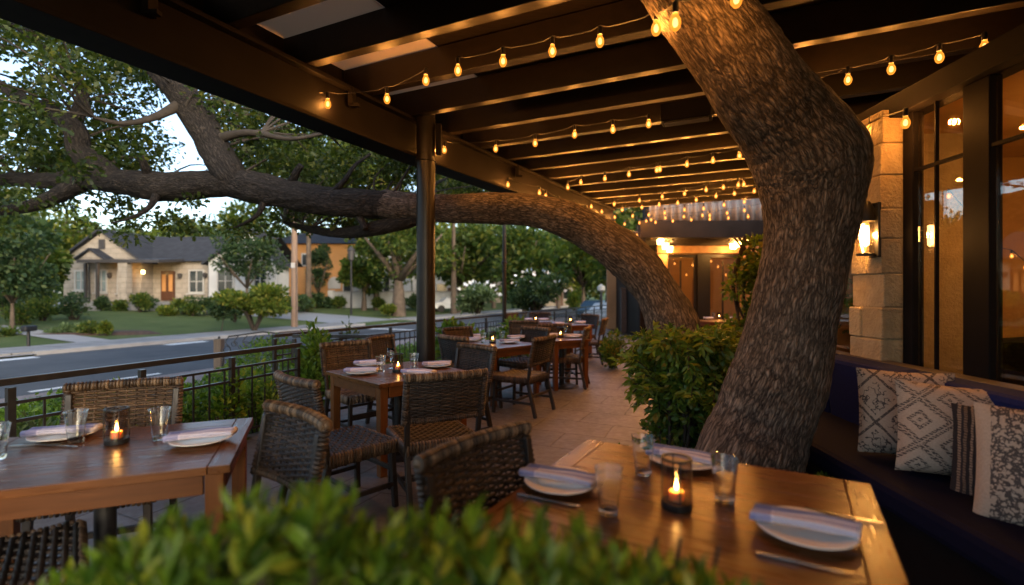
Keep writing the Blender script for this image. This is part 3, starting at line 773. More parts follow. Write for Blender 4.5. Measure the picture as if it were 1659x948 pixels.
# ================================================================== houses
def house_stone():
    Y=36.0; k=Y/F
    o=thing('house','pale limestone house with slate roof, gable and covered front door','house',(at(215,474,Y).x,Y,0))
    ox=o.location.x
    X=lambda u:(u-CX)*k-ox
    Z=lambda v:H-(v-CY)*k
    base=-.2
    # gable block (front plane y=0), main block (front plane y=1.2), wing (y=.6)
    def gable(u0,u1,ua,va,ve,yf,yb,m,name,roofname,over=.35):
        x0,x1,xa=X(u0),X(u1),X(ua); ze,za=Z(ve),Z(va)
        mb=MB(); poly=[(x0,base),(x1,base),(x1,ze),(xa,za-.12),(x0,ze)]
        n=5; vs=[(x,yf,z) for x,z in poly]+[(x,yb,z) for x,z in poly]
        mb.add(vs,[tuple(range(n)),tuple(reversed(range(n,2*n)))]+[(i,n+i,n+(i+1)%n,(i+1)%n) for i in range(n)])
        mb.build(name,m,o)
        mb=MB(); sl=(za-ze)/(xa-x0); sr=(za-ze)/(x1-xa)
        for (xb,s_) in ((x0-over,sl),(x1+over,-sr)):
            zb=ze-over*abs(s_); th=.16
            q=[(xb,yf-over,zb),(xa,yf-over,za),(xa,yb,za),(xb,yb,zb)]
            vs=q+[(a,b,c+th) for a,b,c in q]
            if xb>xa: vs=[vs[1],vs[0],vs[3],vs[2],vs[5],vs[4],vs[7],vs[6]]
            mb.add(vs,[(0,3,2,1),(4,5,6,7),(0,1,5,4),(1,2,6,5),(2,3,7,6),(3,0,4,7)])
        return mb.build(roofname,M['roofing'],o)
    gable(103,229,165,374,421,0,9,M['housestone'],'wall','roof')
    gable(330,442,402,372,423,.6,2.6,M['whitewall'],'wing_wall','wing_roof')
    # main block
    MB().box(((X(200)+X(331))/2,5.2,(base+Z(421))/2),(X(331)-X(200),8,Z(421)-base)).build('wall',M['housestone'],o)
    mb=MB(); x0,x1=X(165),X(402); ze=Z(422); za=Z(371); q=[(x0,.75,ze),(x1,.75,ze),(x1,5.0,za),(x0,5.0,za),(x1,9.6,ze),(x0,9.6,ze)]
    mb.add(q,[(0,1,2,3),(3,2,4,5),(0,5,4,1)]); mb.build('roof',M['roofing'],o)
    mb=MB(); x0,x1=X(60),X(150); q=[(x0,3.2,Z(424)),(x1,3.2,Z(424)),(x1,7,Z(382)),(x0+1.4,7,Z(382)),(x0,10,Z(424)),(x1,10,Z(424))]
    mb.add(q,[(0,1,2,3),(3,2,5,4),(0,3,4)]); mb.build('roof',M['roofing'],o)
    MB().box(((x0+X(104))/2+.5,6.5,(base+Z(424))/2),(X(104)-x0-.6,6,Z(424)-base)).build('wall',M['housestone'],o)
    def window(u0,u1,v0,v1,yf,nx=2,ny=2,blind=None):
        x0,x1,z0,z1=X(u0),X(u1),Z(v1),Z(v0); w=x1-x0;h=z1-z0;c=((x0+x1)/2,(z0+z1)/2)
        mb=MB()
        for dx in (-1,1): mb.box((c[0]+dx*(w/2),yf-.04,c[1]),(.10,.12,h+.1))
        for dz in (-1,1): mb.box((c[0],yf-.042,c[1]+dz*h/2),(w-.101,.12,.10))
        for i in range(1,nx): mb.box((x0+w*i/nx,yf-.03,c[1]),(.07,.06,h-.101))
        for j in range(1,ny): mb.box((c[0],yf-.028,z0+h*j/ny),(w-.101,.05,.05))
        f=mb.build('window',M['trimwhite'],o)
        MB().box((c[0],yf-.012,c[1]),(w-.1,.02,h-.1)).build('pane',M['farpane'] if not blind else blind,f)
        MB().box((c[0],yf-.08,z0-.10),(w+.3,.22,.09)).build('sill',M['trimwhite'],f)
    pane_dark=plain('dark_glazing',(.03,.04,.045),.08,0,.2,1,0,.8); pane_blind=plain('curtained_glazing',(.20,.25,.25),.25,0,.3,2)
    window(123,141,439,470,0,2,2,pane_blind); window(156,174,438,473,0,2,2,pane_blind); window(192,213,439,474,0,2,2,pane_dark)
    window(290,314,437,474,1.2,2,2,pane_dark); window(345,371,437,473,.6,2,2,pane_dark); window(405,425,437,470,.6,2,2,pane_dark)
    # attic vent
    MB().box((X(165.5),-.03,Z(396)),(.42,.08,.72)).build('gable_vent',M['trimdark'],o)
    # porch hood, small gable over it, column, steps
    mb=MB(); xa,xb=X(157),X(284); zz=Z(428)
    q=[(xa,-1.7,zz),(xb,-1.7,zz),(xb,1.2,zz+.25),(xa,1.2,zz+.25)]
    vs=q+[(a,b,c+.22) for a,b,c in q]; mb.add(vs,[(0,3,2,1),(4,5,6,7),(0,1,5,4),(1,2,6,5),(2,3,7,6),(3,0,4,7)])
    mb.build('porch_roof',M['trimdark'],o)
    mb=MB(); x0,x1,xm=X(135),X(186),X(160); z0,z1=Z(423),Z(406); yf,yb=-.9,0.0
    for a,b in ((x0,xm),(xm,x1)):
        za,zb=(z0,z1) if a==x0 else (z1,z0)
        q=[(a,yf,za),(b,yf,zb),(b,yb,zb),(a,yb,za)]; vs=q+[(p,r_,s_+.13) for p,r_,s_ in q]
        mb.add(vs,[(0,3,2,1),(4,5,6,7),(0,1,5,4),(1,2,6,5),(2,3,7,6),(3,0,4,7)])
    mb.build('entry_gable_roof',M['roofing'],o)
    MB().add([(x0+.25,-.7,z0+.05),(x1-.25,-.7,z0+.05),(xm,-.7,z1-.02)],[(0,1,2)]).build('entry_gable',M['housestone'],o)
    for u,w_,yy in ((227,.62,-1.4),(186,.16,-1.5),(150,.16,-.6)):
        MB().box((X(u),yy,(zz+base)/2+.02),(w_,w_ if w_<.5 else .5,zz-base)).build('porch_column',M['housestone'] if w_>.5 else M['trimdark'],o)
    MB().box((X(215),-1.0,.32),(X(284)-X(150),2.0,1.0)).build('porch_floor',M['conc'],o)
    MB().box((X(207),-2.3,.12),(1.6,.7,.7)).build('steps',M['conc'],o)
    d=MB().box((X(255),1.12,(Z(438)+Z(487))/2),(X(266)-X(244),.14,Z(438)-Z(487))).build('door',M['doorwood'],o)
    for s_ in (-.25,.25): MB().box((X(255)+s_*1.0,1.03,Z(458)),(.28,.03,1.25)).build('door_pane',M['orange'],d)
    # porch lights and downpipe
    for u,v in ((276,447),(180,447),(318,446)): 
        MB().lathe([(.0,.25),(.16,.16),(.12,-.1),(.05,-.16)],10,(X(u),1.0 if u>200 else -.15,Z(v))).build('wall_lantern',M['trimdark'],o)
    MB().lathe([(.02,.12),(.10,.08),(.10,-.08),(.02,-.12)],10,(X(235),-.2,Z(441))).build('porch_light',emis('porch_light_glow',(1,.62,.22),9),o)
    MB().lathe([(.02,.12),(.10,.08),(.10,-.08),(.02,-.12)],10,(X(210),-.6,Z(441))).build('porch_light',M['lantern'],o)
    MB().tube([(X(322),1.05,Z(424)),(X(325),1.0,Z(428)),(X(325),1.0,-.1)],.07,6).build('downpipe',M['trimdark'],o)
    MB().tube([(X(144),-.1,Z(424)),(X(147),-.12,Z(430)),(X(147),-.12,-.1)],.06,6).build('downpipe',M['trimdark'],o)
house_stone()
def house_orange():
    Y=52.0;k=Y/F
    o=thing('house','two storey orange stucco house with white porch and dark awning','house',(at(560,474,Y).x,Y,0)); ox=o.location.x
    X=lambda u:(u-CX)*k-ox
    Z=lambda v:H-(v-CY)*k
    pd=plain('dark_glass',(.035,.04,.04),.1,0,.2,1)
    MB().box(((X(440)+X(577))/2,3,(Z(396)-.2)/2),(X(577)-X(440),7,Z(396)+.2)).build('wall',M['orange'],o)
    MB().box(((X(577)+X(650))/2,2.2,(Z(408)-.2)/2),(X(650)-X(577),6,Z(408)+.2)).build('bay_wall',M['whitewall'],o)
    def slope(x0,x1,y0,y1,z0,z1,name):
        mb=MB(); xm0,xm1=x0+(x1-x0)*.25,x1-(x1-x0)*.25; ym=(y0+y1)/2
        mb.add([(x0,y0,z0),(x1,y0,z0),(x1,y1,z0),(x0,y1,z0),(xm0,ym,z1),(xm1,ym,z1)],[(0,1,5,4),(1,2,5),(2,3,4,5),(3,0,4),(0,3,2,1)]); mb.build(name,M['roofing'],o)
    slope(X(432),X(584),-1.1,7,Z(396),Z(372),'roof'); slope(X(574),X(656),-1.4,5.8,Z(408),Z(394),'bay_roof')
    slope(X(581),X(638),-3.0,-.8,Z(450),Z(436),'awning')
    for u0,u1,v0,v1,yf in ((466,478,413,432,-.5),(494,504,413,430,-.5),(588,597,421,435,-.8),(604,614,421,435,-.8),(622,632,421,435,-.8),(452,466,452,474,-.5),(560,572,450,472,-.5),(620,634,452,472,-.8),(590,598,452,472,-.8)):
        w_=X(u1)-X(u0);h_=Z(v0)-Z(v1)
        f=MB().box(((X(u0)+X(u1))/2,yf-.05,(Z(v0)+Z(v1))/2),(w_+.25,.1,h_+.25)).build('window',M['trimwhite'],o)
        MB().box(((X(u0)+X(u1))/2,yf-.11,(Z(v0)+Z(v1))/2),(w_,.04,h_)).build('pane',pd,f)
    MB().box((X(605),-.9,Z(461)),(1.3,.16,2.4)).build('door',M['doorwood'],o)
    n=12; poly=[(X(541)-.4,Z(468)),(X(541)+.9,Z(468))]+[(X(541)+.25+.65*math.cos(a),Z(459)+.65*math.sin(a)) for a in [math.pi*i/n for i in range(n+1)]]+[(X(541)-.4,Z(468))]
    mb=MB(); vs=[(x,-.62,z) for x,z in poly]+[(x,-.5,z) for x,z in poly]; m_=len(poly)
    mb.add(vs,[tuple(range(m_))]+[(i,m_+i,m_+(i+1)%m_,(i+1)%m_) for i in range(m_)]); mb.build('arched_window',M['trimwhite'],o)
    for u in (584,594,612,630): MB().lathe([(.2,0),(.2,.15),(.14,.2),(.14,2.7),(.2,2.75),(.2,2.9)],10,(X(u),-2.6,.2)).build('porch_column',M['trimwhite'],o)
    MB().box((X(520),-.9,Z(450)),(2.0,1.2,.14)).build('entry_hood',M['trimdark'],o)
house_orange()
# white garden wall in front of it
Yw=46.0
gw=thing('garden_wall','long white garden wall before the orange house','wall',(at(600,474,Yw).x,Yw,.1))
wx=lambda u:(u-600)/F*Yw
MB().box(((wx(537)+wx(760))/2,0,.68),(wx(760)-wx(537),.25,1.5)).build('wall_face',M['whitewall'],gw)
MB().box(((wx(537)+wx(760))/2,0,1.46),(wx(760)-wx(537)+.2,.4,.08)).build('coping',M['conc'],gw)
for u in (537,612,690,760): MB().box((wx(u),-.02,.74),(.5,.42,1.66)).build('pier',M['whitewall'],gw)
# distant houses down the street
def far_house(label,u,Y,w,h,roofh,wall,name='house',arch=False):
    x=(u-CX)/F*Y
    o=thing(name,label,'house',(x,Y,gy(x,Y)))
    MB().box((0,3,h/2-.2),(w,6,h+.4)).build('wall',wall,o)
    MB().add([(-w/2-.3,-.4,h),(w/2+.3,-.4,h),(w/2+.3,6.3,h),(-w/2-.3,6.3,h),(-w/2-.3,3,h+roofh),(w/2+.3,3,h+roofh)],[(0,1,5,4),(2,3,4,5),(1,2,5),(3,0,4),(0,3,2,1)]).build('roof',M['roofing'],o)
    pd=M['farpane']
    for i in range(3):
        f=MB().box((-w/3+w/3*i,-.05,h*.5),(w*.16+.2,.1,1.5)).build('window',M['trimwhite'],o)
        MB().box((-w/3+w/3*i,-.12,h*.5),(w*.16,.04,1.3)).build('pane',pd,f)
    MB().box((w*.17,-.06,1.0),(.95,.1,2.1)).build('door',M['doorwood'],o)
far_house('small cream house glimpsed between the trees down the street',893,66,6.5,3.4,2.0,M['housestone'])
far_house('pale house with white pillars behind the dark street tree',716,58,7,3.6,2.2,M['whitewall'])
Yc=70.0
ch=thing('arched_facade','pale gable facade with an arched window among the trees','building',(at(778,474,Yc).x,Yc,0))
poly=[(-3.2,0),(3.2,0),(3.2,5.2)]+[(2.4*math.cos(a),5.4+3.2*math.sin(a)) for a in [math.pi*i/12 for i in range(13)]]+[(-3.2,5.2)]
mb=MB(); n=len(poly); mb.add([(x,0,z) for x,z in poly]+[(x,8,z) for x,z in poly],[tuple(range(n)),tuple(reversed(range(n,2*n)))]+[(i,n+i,n+(i+1)%n,(i+1)%n) for i in range(n)]); mb.build('wall',M['housestone'],ch)
poly=[(-.8,2.6),(.8,2.6)]+[(.8*math.cos(a),5.2+.9*math.sin(a)) for a in [math.pi*i/10 for i in range(11)]]
n=len(poly); mb=MB(); mb.add([(x,-.08,z) for x,z in poly]+[(x,.05,z) for x,z in poly],[tuple(range(n))]+[(i,n+i,n+(i+1)%n,(i+1)%n) for i in range(n)]); mb.build('arched_window',M['trimdark'],ch)
MB().box((1.6,-.06,1.1),(1.1,.12,2.2)).build('door',M['doorwood'],ch)
# utility pole, lamp poles, mail post
def pole(name,label,cat,u,v,Y,top_v,r,m,extra=None):
    b=at(u,v,Y); o=thing(name,label,cat,(b.x,b.y,b.z)); hh=(v-top_v)/F*Y
    MB().lathe([(r,-.3),(r*.95,hh*.5),(r*.8,hh)],14).build('shaft',m,o,smooth=True,angle=40)
    return o,hh
o,hh=pole('utility_pole','weathered wooden utility pole at the side street corner','pole',477,530,26,352,.17,M['polewood'])
MB().box((0,-.16,hh*.56),(.18,.08,.26)).build('meter_box',M['trimwhite'],o)
MB().tube([(.12,-.1,0),(.13,-.1,hh*.6)],.02,6).build('conduit',M['iron'],o)
o,hh=pole('lamp_pole','thin dark metal pole rising through the shrubs behind the middle table','pole',817,507,12.6,362,.055,M['steel'])
MB().lathe([(.075,-.01),(.075,.05),(.055,.07)],12,(0,0,hh*.55)).build('collar',M['steel'],o)
o,hh=pole('street_lamp','dark street lamp with a lantern head in front of the orange house','street lamp',569,503,34,424,.07,M['iron'])
MB().lathe([(.05,0),(.18,.12),(.26,.75),(.30,.78),(.05,1.05),(.0,1.1)],8,(0,0,hh)).build('lantern_head',M['trimdark'],o)
o,hh=pole('mailbox_post','dark mailbox on a post at the left sidewalk edge','mailbox',46,560,16.6,535,.05,M['iron'])
MB().box((.02,0,hh+.06),(.22,.42,.2)).build('mailbox',M['iron'],o,bev=.05)
o,hh=pole('garden_lamp','slim dark garden lamp with a pale globe near the parked cars','garden lamp',974,493,26,474,.08,M['iron'])
MB().lathe([(.02,0),(.2,.12),(.22,.3),(.02,.45)],12,(0,0,hh)).build('globe',M['trimwhite'],o)
o=thing('gate_post','square grey post closing the far end of the railing','post',(4.06,18.0,0))
MB().box((0,0,.8),(.2,.2,1.6)).build('shaft',M['trimdark'],o,bev=.01); MB().box((0,0,1.62),(.26,.26,.05)).build('cap',M['trimdark'],o)
# timber post with a scrolled iron garden bench beside it
b=on(355,606,-.42)
o=thing('timber_post','short weathered timber post beside the road in front of the iron bench','post',(b.x,b.y,-.42))
hh=(606-549)/F*b.y; MB().box((0,0,hh/2-.05),(.17,.17,hh+.1)).build('post_shaft',M['postwood'],o,bev=.012); MB().lathe([(.02,0),(.03,.03),(.0,.07)],8,(0,0,hh)).build('finial',M['iron'],o)
bc=on(425,606,-.42)
o=thing('iron_bench','dark scrolled iron garden bench half hidden behind the railing','bench',(bc.x,bc.y,-.42),math.atan2(D.y,D.x)*0+.25)
W=1.45
mb=MB()
for i in range(9):
    x=-W/2+W*i/8
    mb.tube([tuple(q) for q in spl([(x,-.02,.42),(x+.05,.03,.6),(x-.06,.05,.75),(x+.03,.07,.9)],4)],.011,5)
for i in range(6):
    c0=-W/2+.12+i*(W-.24)/5
    mb.tube([(c0+.07*math.cos(a)*(1-a/14),.05,.70+.07*math.sin(a)*(1-a/14)) for a in [j*.6 for j in range(15)]],.009,5)
mb.tube([(-W/2,.07,.88),(0,.08,.97),(W/2,.07,.88)],.018,6); mb.build('backrest',M['iron'],o)
mb=MB()
for i in range(7): mb.box((0,-.06-.065*i,.42),(W,.045,.018))
mb.build('seat',M['iron'],o)
for x in (-W/2+.04,W/2-.04):
    for y in (-.05,-.46): MB().tube([(x,y,.42),(x*1.02,y-.02,.2),(x*1.04,y,-.02)],.016,6).build('leg',M['iron'],o)
    MB().tube([(x,-.02,.66),(x,-.25,.69),(x,-.45,.62),(x,-.47,.42)],.015,6).build('armrest',M['iron'],o)
# cars far down the street
def car(label,x,y,z,rz,m):
    o=thing('parked_car',label,'car',(x,y,z),rz,'cars parked down the street')
    prof=[(-2.1,.35),(-2.15,.75),(-1.75,.92),(-1.2,.98),(-.75,1.38),(.55,1.42),(1.15,1.02),(1.95,.92),(2.15,.7),(2.15,.35)]
    n=len(prof); mb=MB(); vs=[]
    for yy,s_ in ((-.86,1),(.86,1)): vs+=[(a,yy*(.80 if b>1.2 else 1),b) for a,b in prof]
    mb.add(vs,[tuple(range(n)),tuple(reversed(range(n,2*n)))]+[(i,n+i,n+(i+1)%n,(i+1)%n) for i in range(n)])
    mb.build('body',m,o,bev=.05)
    g=plain('car_glass',(.02,.025,.03),.08) if 'cg' not in M else M['cg']; M['cg']=g
    for yy in (-1,1): MB().add([(-1.05,yy*.80,1.02),(1.0,yy*.80,1.02),(.5,yy*.715,1.36),(-.7,yy*.715,1.34)],[(0,1,2,3)]).build('side_window',g,o)
    for a in (-1.35,1.35):
        for yy in (-.8,.8):
            w=MB(); w.lathe([(.0,-.1),(.33,-.1),(.33,.1),(.0,.1)],16); ob=w.build('wheel',M['bulbcap'],o); ob.location=(a,yy,.33); ob.rotation_euler=(R(90),0,0)
p=at(988,490,30); car('pale parked car near the slim garden lamp',p.x,p.y,gy(p.x,p.y),1.0,plain('silver_paint',(.5,.53,.56),.3,.3,.03))
p=at(732,500,46); car('white parked car under the dark street tree',p.x,p.y,gy(p.x,p.y),.5,plain('white_car_paint',(.65,.66,.67),.3,0,.03))
p=at(965,486,38); car('dark blue parked car behind the pale one',p.x,p.y,gy(p.x,p.y),1.1,plain('blue_car_paint',(.03,.07,.12),.3,0,.03))

# ================================================================== restaurant front on the right
XW=lambda Y:2.78+.05*Y
wa=math.atan2(1,.05)                                               # wall runs along local x
rest=thing('restaurant_front','restaurant front of tall dark framed windows glowing amber inside','building',(XW(0),0,0),wa)
WL=5.3; HD=2.79
# local: x along wall (away from the camera), y to the left (towards the patio), z up
def wx_(Y): return Y/math.sin(wa)
segs=[(-.8,.55),(.55,1.55),(1.55,2.62),(2.62,2.835),(3.16,3.60)]
posts=[(-.9,.12),(.50,.14),(1.52,.16),(3.13,.24),(3.69,.15),(2.70,.03)]
for x,w in ((-.85,.14),(.52,.16),(1.72,.2),(3.085,.19),(3.65,.10)):
    MB().box((x,0,HD/2),(w,.08,HD)).build('window_post',M['beam'],rest,bev=.006)
MB().box((WL/2-.6,0,HD+.08),(WL+1.2,.22,.16)).build('window_header',M['beam'],rest,bev=.006)
MB().box((WL/2-.6,-.02,.42),(WL+1.2,.14,.84)).build('lower_wall',M['beam'],rest)
for x0,x1 in ((-.78,.44),(.60,1.62),(1.82,2.985),(3.185,3.595),(4.2,5.2)):
    MB().box(((x0+x1)/2,0,(.86+HD)/2),(x1-x0,.012,HD-.86)).build('window_pane',M['pane'],rest)
    mb=MB(); mb.box(((x0+x1)/2,.02,2.36),(x1-x0,.03,.022))
    mb.box(((x0+x1)/2+.02,.02,(.86+HD)/2),(.012,.025,HD-.86)); mb.build('glazing_bar',M['beam'],rest)
    mb=MB(); mb.box(((x0+x1)/2,.01,.88),(x1-x0,.05,.05)); mb.build('window_sill',M['beam'],rest)
MB().box((WL-.05,0,HD/2),(.14,.16,HD)).build('window_post',M['beam'],rest)
# limestone pier
mb=MB(); zc=0; rr=random.Random(3)
pw,pd=.38,.30       # along wall, out from wall
px0=3.74; i=0
while zc<2.85:
    h=rr.uniform(.17,.27); h=min(h,2.86-zc)
    split=rr.uniform(.35,.65)
    e=lambda:rr.uniform(-.011,.011)
    cuts=[0,split,1] if i%2 else [0,1]
    for a,b in zip(cuts,cuts[1:]):
        mb.box((px0+pw*(a+b)/2,.0+pd/2-.14+e(),zc+h/2),(pw*(b-a)-.005+ (e() if i%2 else 0),pd+e()*2,h-.005))
    zc+=h; i+=1
mb.box((px0+pw/2,pd/2-.145,1.42),(pw-.03,pd-.03,2.83))
mb.build('stone_pier',M['block'],rest,bev=.010)
# interior room
MB().box((WL/2-1,-2.3,-.02),(WL+3.5,4.2,.04)).build('room_floor',M['deck'],rest)
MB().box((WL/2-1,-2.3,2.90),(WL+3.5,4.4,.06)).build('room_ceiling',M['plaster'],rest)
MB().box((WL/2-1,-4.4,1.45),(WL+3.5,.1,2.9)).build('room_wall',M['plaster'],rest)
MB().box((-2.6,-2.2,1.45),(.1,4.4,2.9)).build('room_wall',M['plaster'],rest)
MB().box((WL-.02,-2.2,1.45),(.1,4.3,2.9)).build('room_wall',M['plaster'],rest)
MB().box((4.45,-.55,1.45),(.12,.85,2.88)).build('room_partition',M['block'],rest)
MB().box((WL/2-1,-2.35,2.962),(WL+3.6,4.5,.06)).build('flat_roof',M['deck'],rest)
# back bar with bottles
bar=thing('back_bar','dark back bar with lit shelf of bottles seen through the right window','bar',(XW(0),0,0),wa)
MB().box((1.4,-3.2,.55),(2.6,.6,1.1)).build('counter',M['deck'],bar); MB().box((1.4,-3.2,1.12),(2.7,.7,.05)).build('counter_top',M['benchtop'],bar)
MB().box((1.4,-4.1,1.5),(2.6,.3,.04)).build('shelf',M['deck'],bar); MB().box((1.4,-4.1,2.0),(2.6,.3,.04)).build('shelf',M['deck'],bar)
MB().box((1.4,-4.28,1.75),(2.6,.03,.46)).build('lit_panel',emis('bar_panel_glow',(1,.85,.6),.5),bar)
bt=[plain('bottle_green',(.02,.05,.02),.15),plain('bottle_amber',(.12,.05,.015),.15),plain('bottle_clear',(.3,.3,.28),.1)]
for k in range(14):
    hgt=rr.uniform(.22,.32); o_=MB().lathe([(.035,0),(.037,.02),(.037,hgt*.6),(.014,hgt*.78),(.014,hgt)],10,(0,0,0)).build('bottle',bt[k%3])
    o_.location=Vector((XW(0),0,0))+Matrix.Rotation(wa,3,'Z')@Vector((.35+k*.16,-4.1,1.522)); tag(o_,'small bottle on the back bar shelf','bottle',group='bottles on the back bar shelf')
# lit pendants inside
for k,(x,y,z) in enumerate(((1.0,-1.9,2.2),(3.9,-2.9,2.2),(3.3,-1.3,2.3),(-.6,-1.9,2.2))):
    o_=thing('pendant_lamp',['warm pendant lamp inside behind the right window','warm pendant lamp inside behind the left window, deeper in the room','warm pendant lamp inside beside the stone partition','warm pendant lamp inside nearest the camera'][k],'lamp',Vector((XW(0),0,z))+Matrix.Rotation(wa,3,'Z')@Vector((x,y,0)))
    MB().lathe([(.0,.13),(.03,.13),(.05,.10),(.05,.085),(.0,.084)],18).build('cap',M['iron'],o_)
    MB().lathe([(.0,.083),(.05,.07),(.085,.03),(.095,-.02),(.08,-.07),(.045,-.10),(.0,-.11)],16).build('globe',M['roomlamp'],o_,smooth=True)
    MB().tube([(0,0,.1),(0,0,2.87-z)],.006,5).build('cord',M['bulbcap'],o_)
# wall sconce on the pier
W3=Matrix.Rotation(wa,3,'Z')
sp=Vector((XW(0),0,1.93))+W3@Vector((px0+.06,pd-.14+.085,0))
sc=thing('wall_sconce','lit black lantern sconce on the limestone pier','sconce',sp,wa)
MB().box((0,-.072,.02),(.11,.025,.42)).build('back_plate',M['iron'],sc,bev=.006)
MB().box((0,-.035,.21),(.03,.07,.03)).build('arm',M['iron'],sc)
MB().lathe([(.0,.25),(.03,.24),(.05,.20),(.062,.10),(.062,.085)],20).build('cap',M['iron'],sc,smooth=True,angle=40)
MB().lathe([(.058,.085),(.058,-.16)],20).build('glass_shade',M['smoke'],sc,smooth=True)
MB().lathe([(.0,.06),(.022,.05),(.026,.0),(.024,-.09),(.0,-.11)],14).build('glowing_tube',M['sconceglow'],sc,smooth=True)
ld=bpy.data.lights.new('sconce_light','POINT'); ld.energy=11; ld.color=(1,.46,.10); ld.shadow_soft_size=.03
lo=bpy.data.objects.new('sconce_light',ld); _link(lo,sc); lo.location=(0,-.045,-.02)
MB().lathe([(.0,-.15),(.062,-.16),(.062,-.175),(.0,-.178)],20).build('base_ring',M['iron'],sc)

# ================================================================== bench and pillows
bench=thing('banquette','long navy upholstered banquette along the windows','bench',(XW(0),0,0),wa)
bx0,bx1=.6,4.95
mb=MB(); nb=5
for i in range(nb):
    a=bx0+(bx1-bx0)*i/nb; b_=bx0+(bx1-bx0)*(i+1)/nb
    mb.box(((a+b_)/2,.30,.70),(b_-a-.012,.17,.52),Matrix.Rotation(R(-7),3,'X'))
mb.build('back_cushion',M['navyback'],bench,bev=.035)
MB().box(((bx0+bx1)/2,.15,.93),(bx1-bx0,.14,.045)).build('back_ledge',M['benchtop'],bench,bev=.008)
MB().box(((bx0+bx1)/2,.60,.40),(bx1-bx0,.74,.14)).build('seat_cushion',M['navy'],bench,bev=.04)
MB().box(((bx0+bx1)/2,.56,.165),(bx1-bx0-.04,.72,.33)).build('plinth',M['beam'],bench)
def pillow_mat(kind):
    t=NT('pillow_'+kind); uv=t.coord('UV'); s=t.n('ShaderNodeSeparateXYZ'); t.set(s.inputs[0],uv)
    wob=t.noise(uv,9,2,.5); wb=t.math('MULTIPLY',t.math('SUBTRACT',wob,.5),.035)
    u=t.math('ADD',s.outputs[0],wb); v=t.math('ADD',s.outputs[1],wb)
    ivory=(.45,.345,.265); ink=(.022,.021,.028)
    hatch=t.math('GREATER_THAN',t.math('FRACT',t.math('MULTIPLY',t.math('ADD',t.math('MULTIPLY',v,1.0),t.math('MULTIPLY',u,.25)),38)),.42)
    grain=t.noise(uv,55,3,.6)
    rough_=t.math('GREATER_THAN',grain,.41)
    if kind in('diamond','sketch'):
        k=2.05 if kind=='diamond' else 1.8
        a=t.math('FRACT',t.math('MULTIPLY',t.math('ADD',u,v),k)); b=t.math('FRACT',t.math('ADD',t.math('MULTIPLY',t.math('SUBTRACT',u,v),k),10.35))
        da=t.math('ABSOLUTE',t.math('SUBTRACT',a,.5)); db=t.math('ABSOLUTE',t.math('SUBTRACT',b,.5))
        lat=t.math('MAXIMUM',da,db); inner=t.math('MAXIMUM',da,db)
        l1=t.math('MULTIPLY',t.math('GREATER_THAN',lat,.405),t.math('LESS_THAN',lat,.485))
        if kind=='diamond':
            r1=t.math('MULTIPLY',t.math('GREATER_THAN',inner,.13),t.math('LESS_THAN',inner,.215))
            r2=t.math('LESS_THAN',inner,.05)
            mk=t.math('MAXIMUM',t.math('MAXIMUM',l1,r1),r2)
            mk=t.math('MULTIPLY',mk,t.math('MAXIMUM',hatch,t.math('GREATER_THAN',grain,.56)))
        else:
            l1=t.math('GREATER_THAN',lat,.465)
            sq=t.noise(uv,11,2,.5); br=t.math('LESS_THAN',t.math('ABSOLUTE',t.math('SUBTRACT',sq,.5)),.03)
            br=t.math('MULTIPLY',br,t.math('LESS_THAN',lat,.36))
            mk=t.math('MAXIMUM',l1,br)
        mk=t.math('MULTIPLY',mk,rough_)
        c=t.mix(t.math('MULTIPLY',mk,.85),ivory,ink)
    elif kind=='stripe':
        f=t.math('FRACT',t.math('MULTIPLY',u,5.0))
        c=t.ramp(f,(.0,(.03,.028,.032)),(.30,(.30,.22,.16)),(.46,(.035,.032,.038)),(.58,(.20,.15,.11)),(.72,(.03,.028,.03)),(.88,(.33,.26,.2)),interp='CONSTANT')
        c=t.mix(t.math('MULTIPLY',hatch,.65),c,(.03,.026,.028))
    else:
        nz=t.noise(uv,17,3,.6); band=t.math('GREATER_THAN',u,.12)
        mk=t.math('MULTIPLY',t.math('LESS_THAN',t.math('ABSOLUTE',t.math('SUBTRACT',nz,.5)),.06),band)
        c=t.mix(t.math('MULTIPLY',mk,.85),ivory,ink)
    c=t.mix(.35,c,t.ramp(grain,(.3,(.55,)*3),(.7,(1.3,)*3)),'MULTIPLY')
    t.bsdf(Base_Color=c,Roughness=.95,Specular_IOR_Level=.15,Normal=t.bump(t.math('ADD',grain,hatch),.7,.004)); return t.m
def pillow(name,label,w,h,th,m,loc,rot):
    n=26; mb=MB(); vs=[];fs=[];uv=[]
    for side in (1,-1):
        for j in range(n+1):
            for i in range(n+1):
                x=-1+2*i/n;y=-1+2*j/n
                e=max(0,(1-abs(x)**2.6)*(1-abs(y)**2.6))**.55
                pinch=1-.07*(1-abs(x*y))*0 - .055*(1-x*x)*(abs(y)>.0)*abs(y)**4-.0
                pinch2=1-.055*(1-y*y)*abs(x)**4
                wr=.010*noise.noise((x*2.5+len(label),y*2.5,side*3))
                vs.append((x*w/2*pinch2,side*(e*th/2+wr*e),y*h/2*pinch))
    q=(n+1)*(n+1)
    for sidx in range(2):
        for j in range(n):
            for i in range(n):
                a=sidx*q+j*(n+1)+i; f=(a,a+1,a+n+2,a+n+1)
                cu=[(i/n,j/n),((i+1)/n,j/n),((i+1)/n,(j+1)/n),(i/n,(j+1)/n)]
                if sidx==0: f=f[::-1]; cu=cu[::-1]
                fs.append(f);uv.append(cu)
    mb.add(vs,fs,uv); o=mb.build(name,m,None,smooth=True); o.location=loc; o.rotation_euler=rot
    return tag(o,label,'pillow')
PM={k:pillow_mat(k) for k in ('diamond','sketch','stripe','speckle')}
pillow('throw_pillow','square ivory pillow with sketchy line pattern, farthest back on the bench',.48,.52,.20,PM['sketch'],at(1466,670,2.98),(R(-10),0,R(-30)))
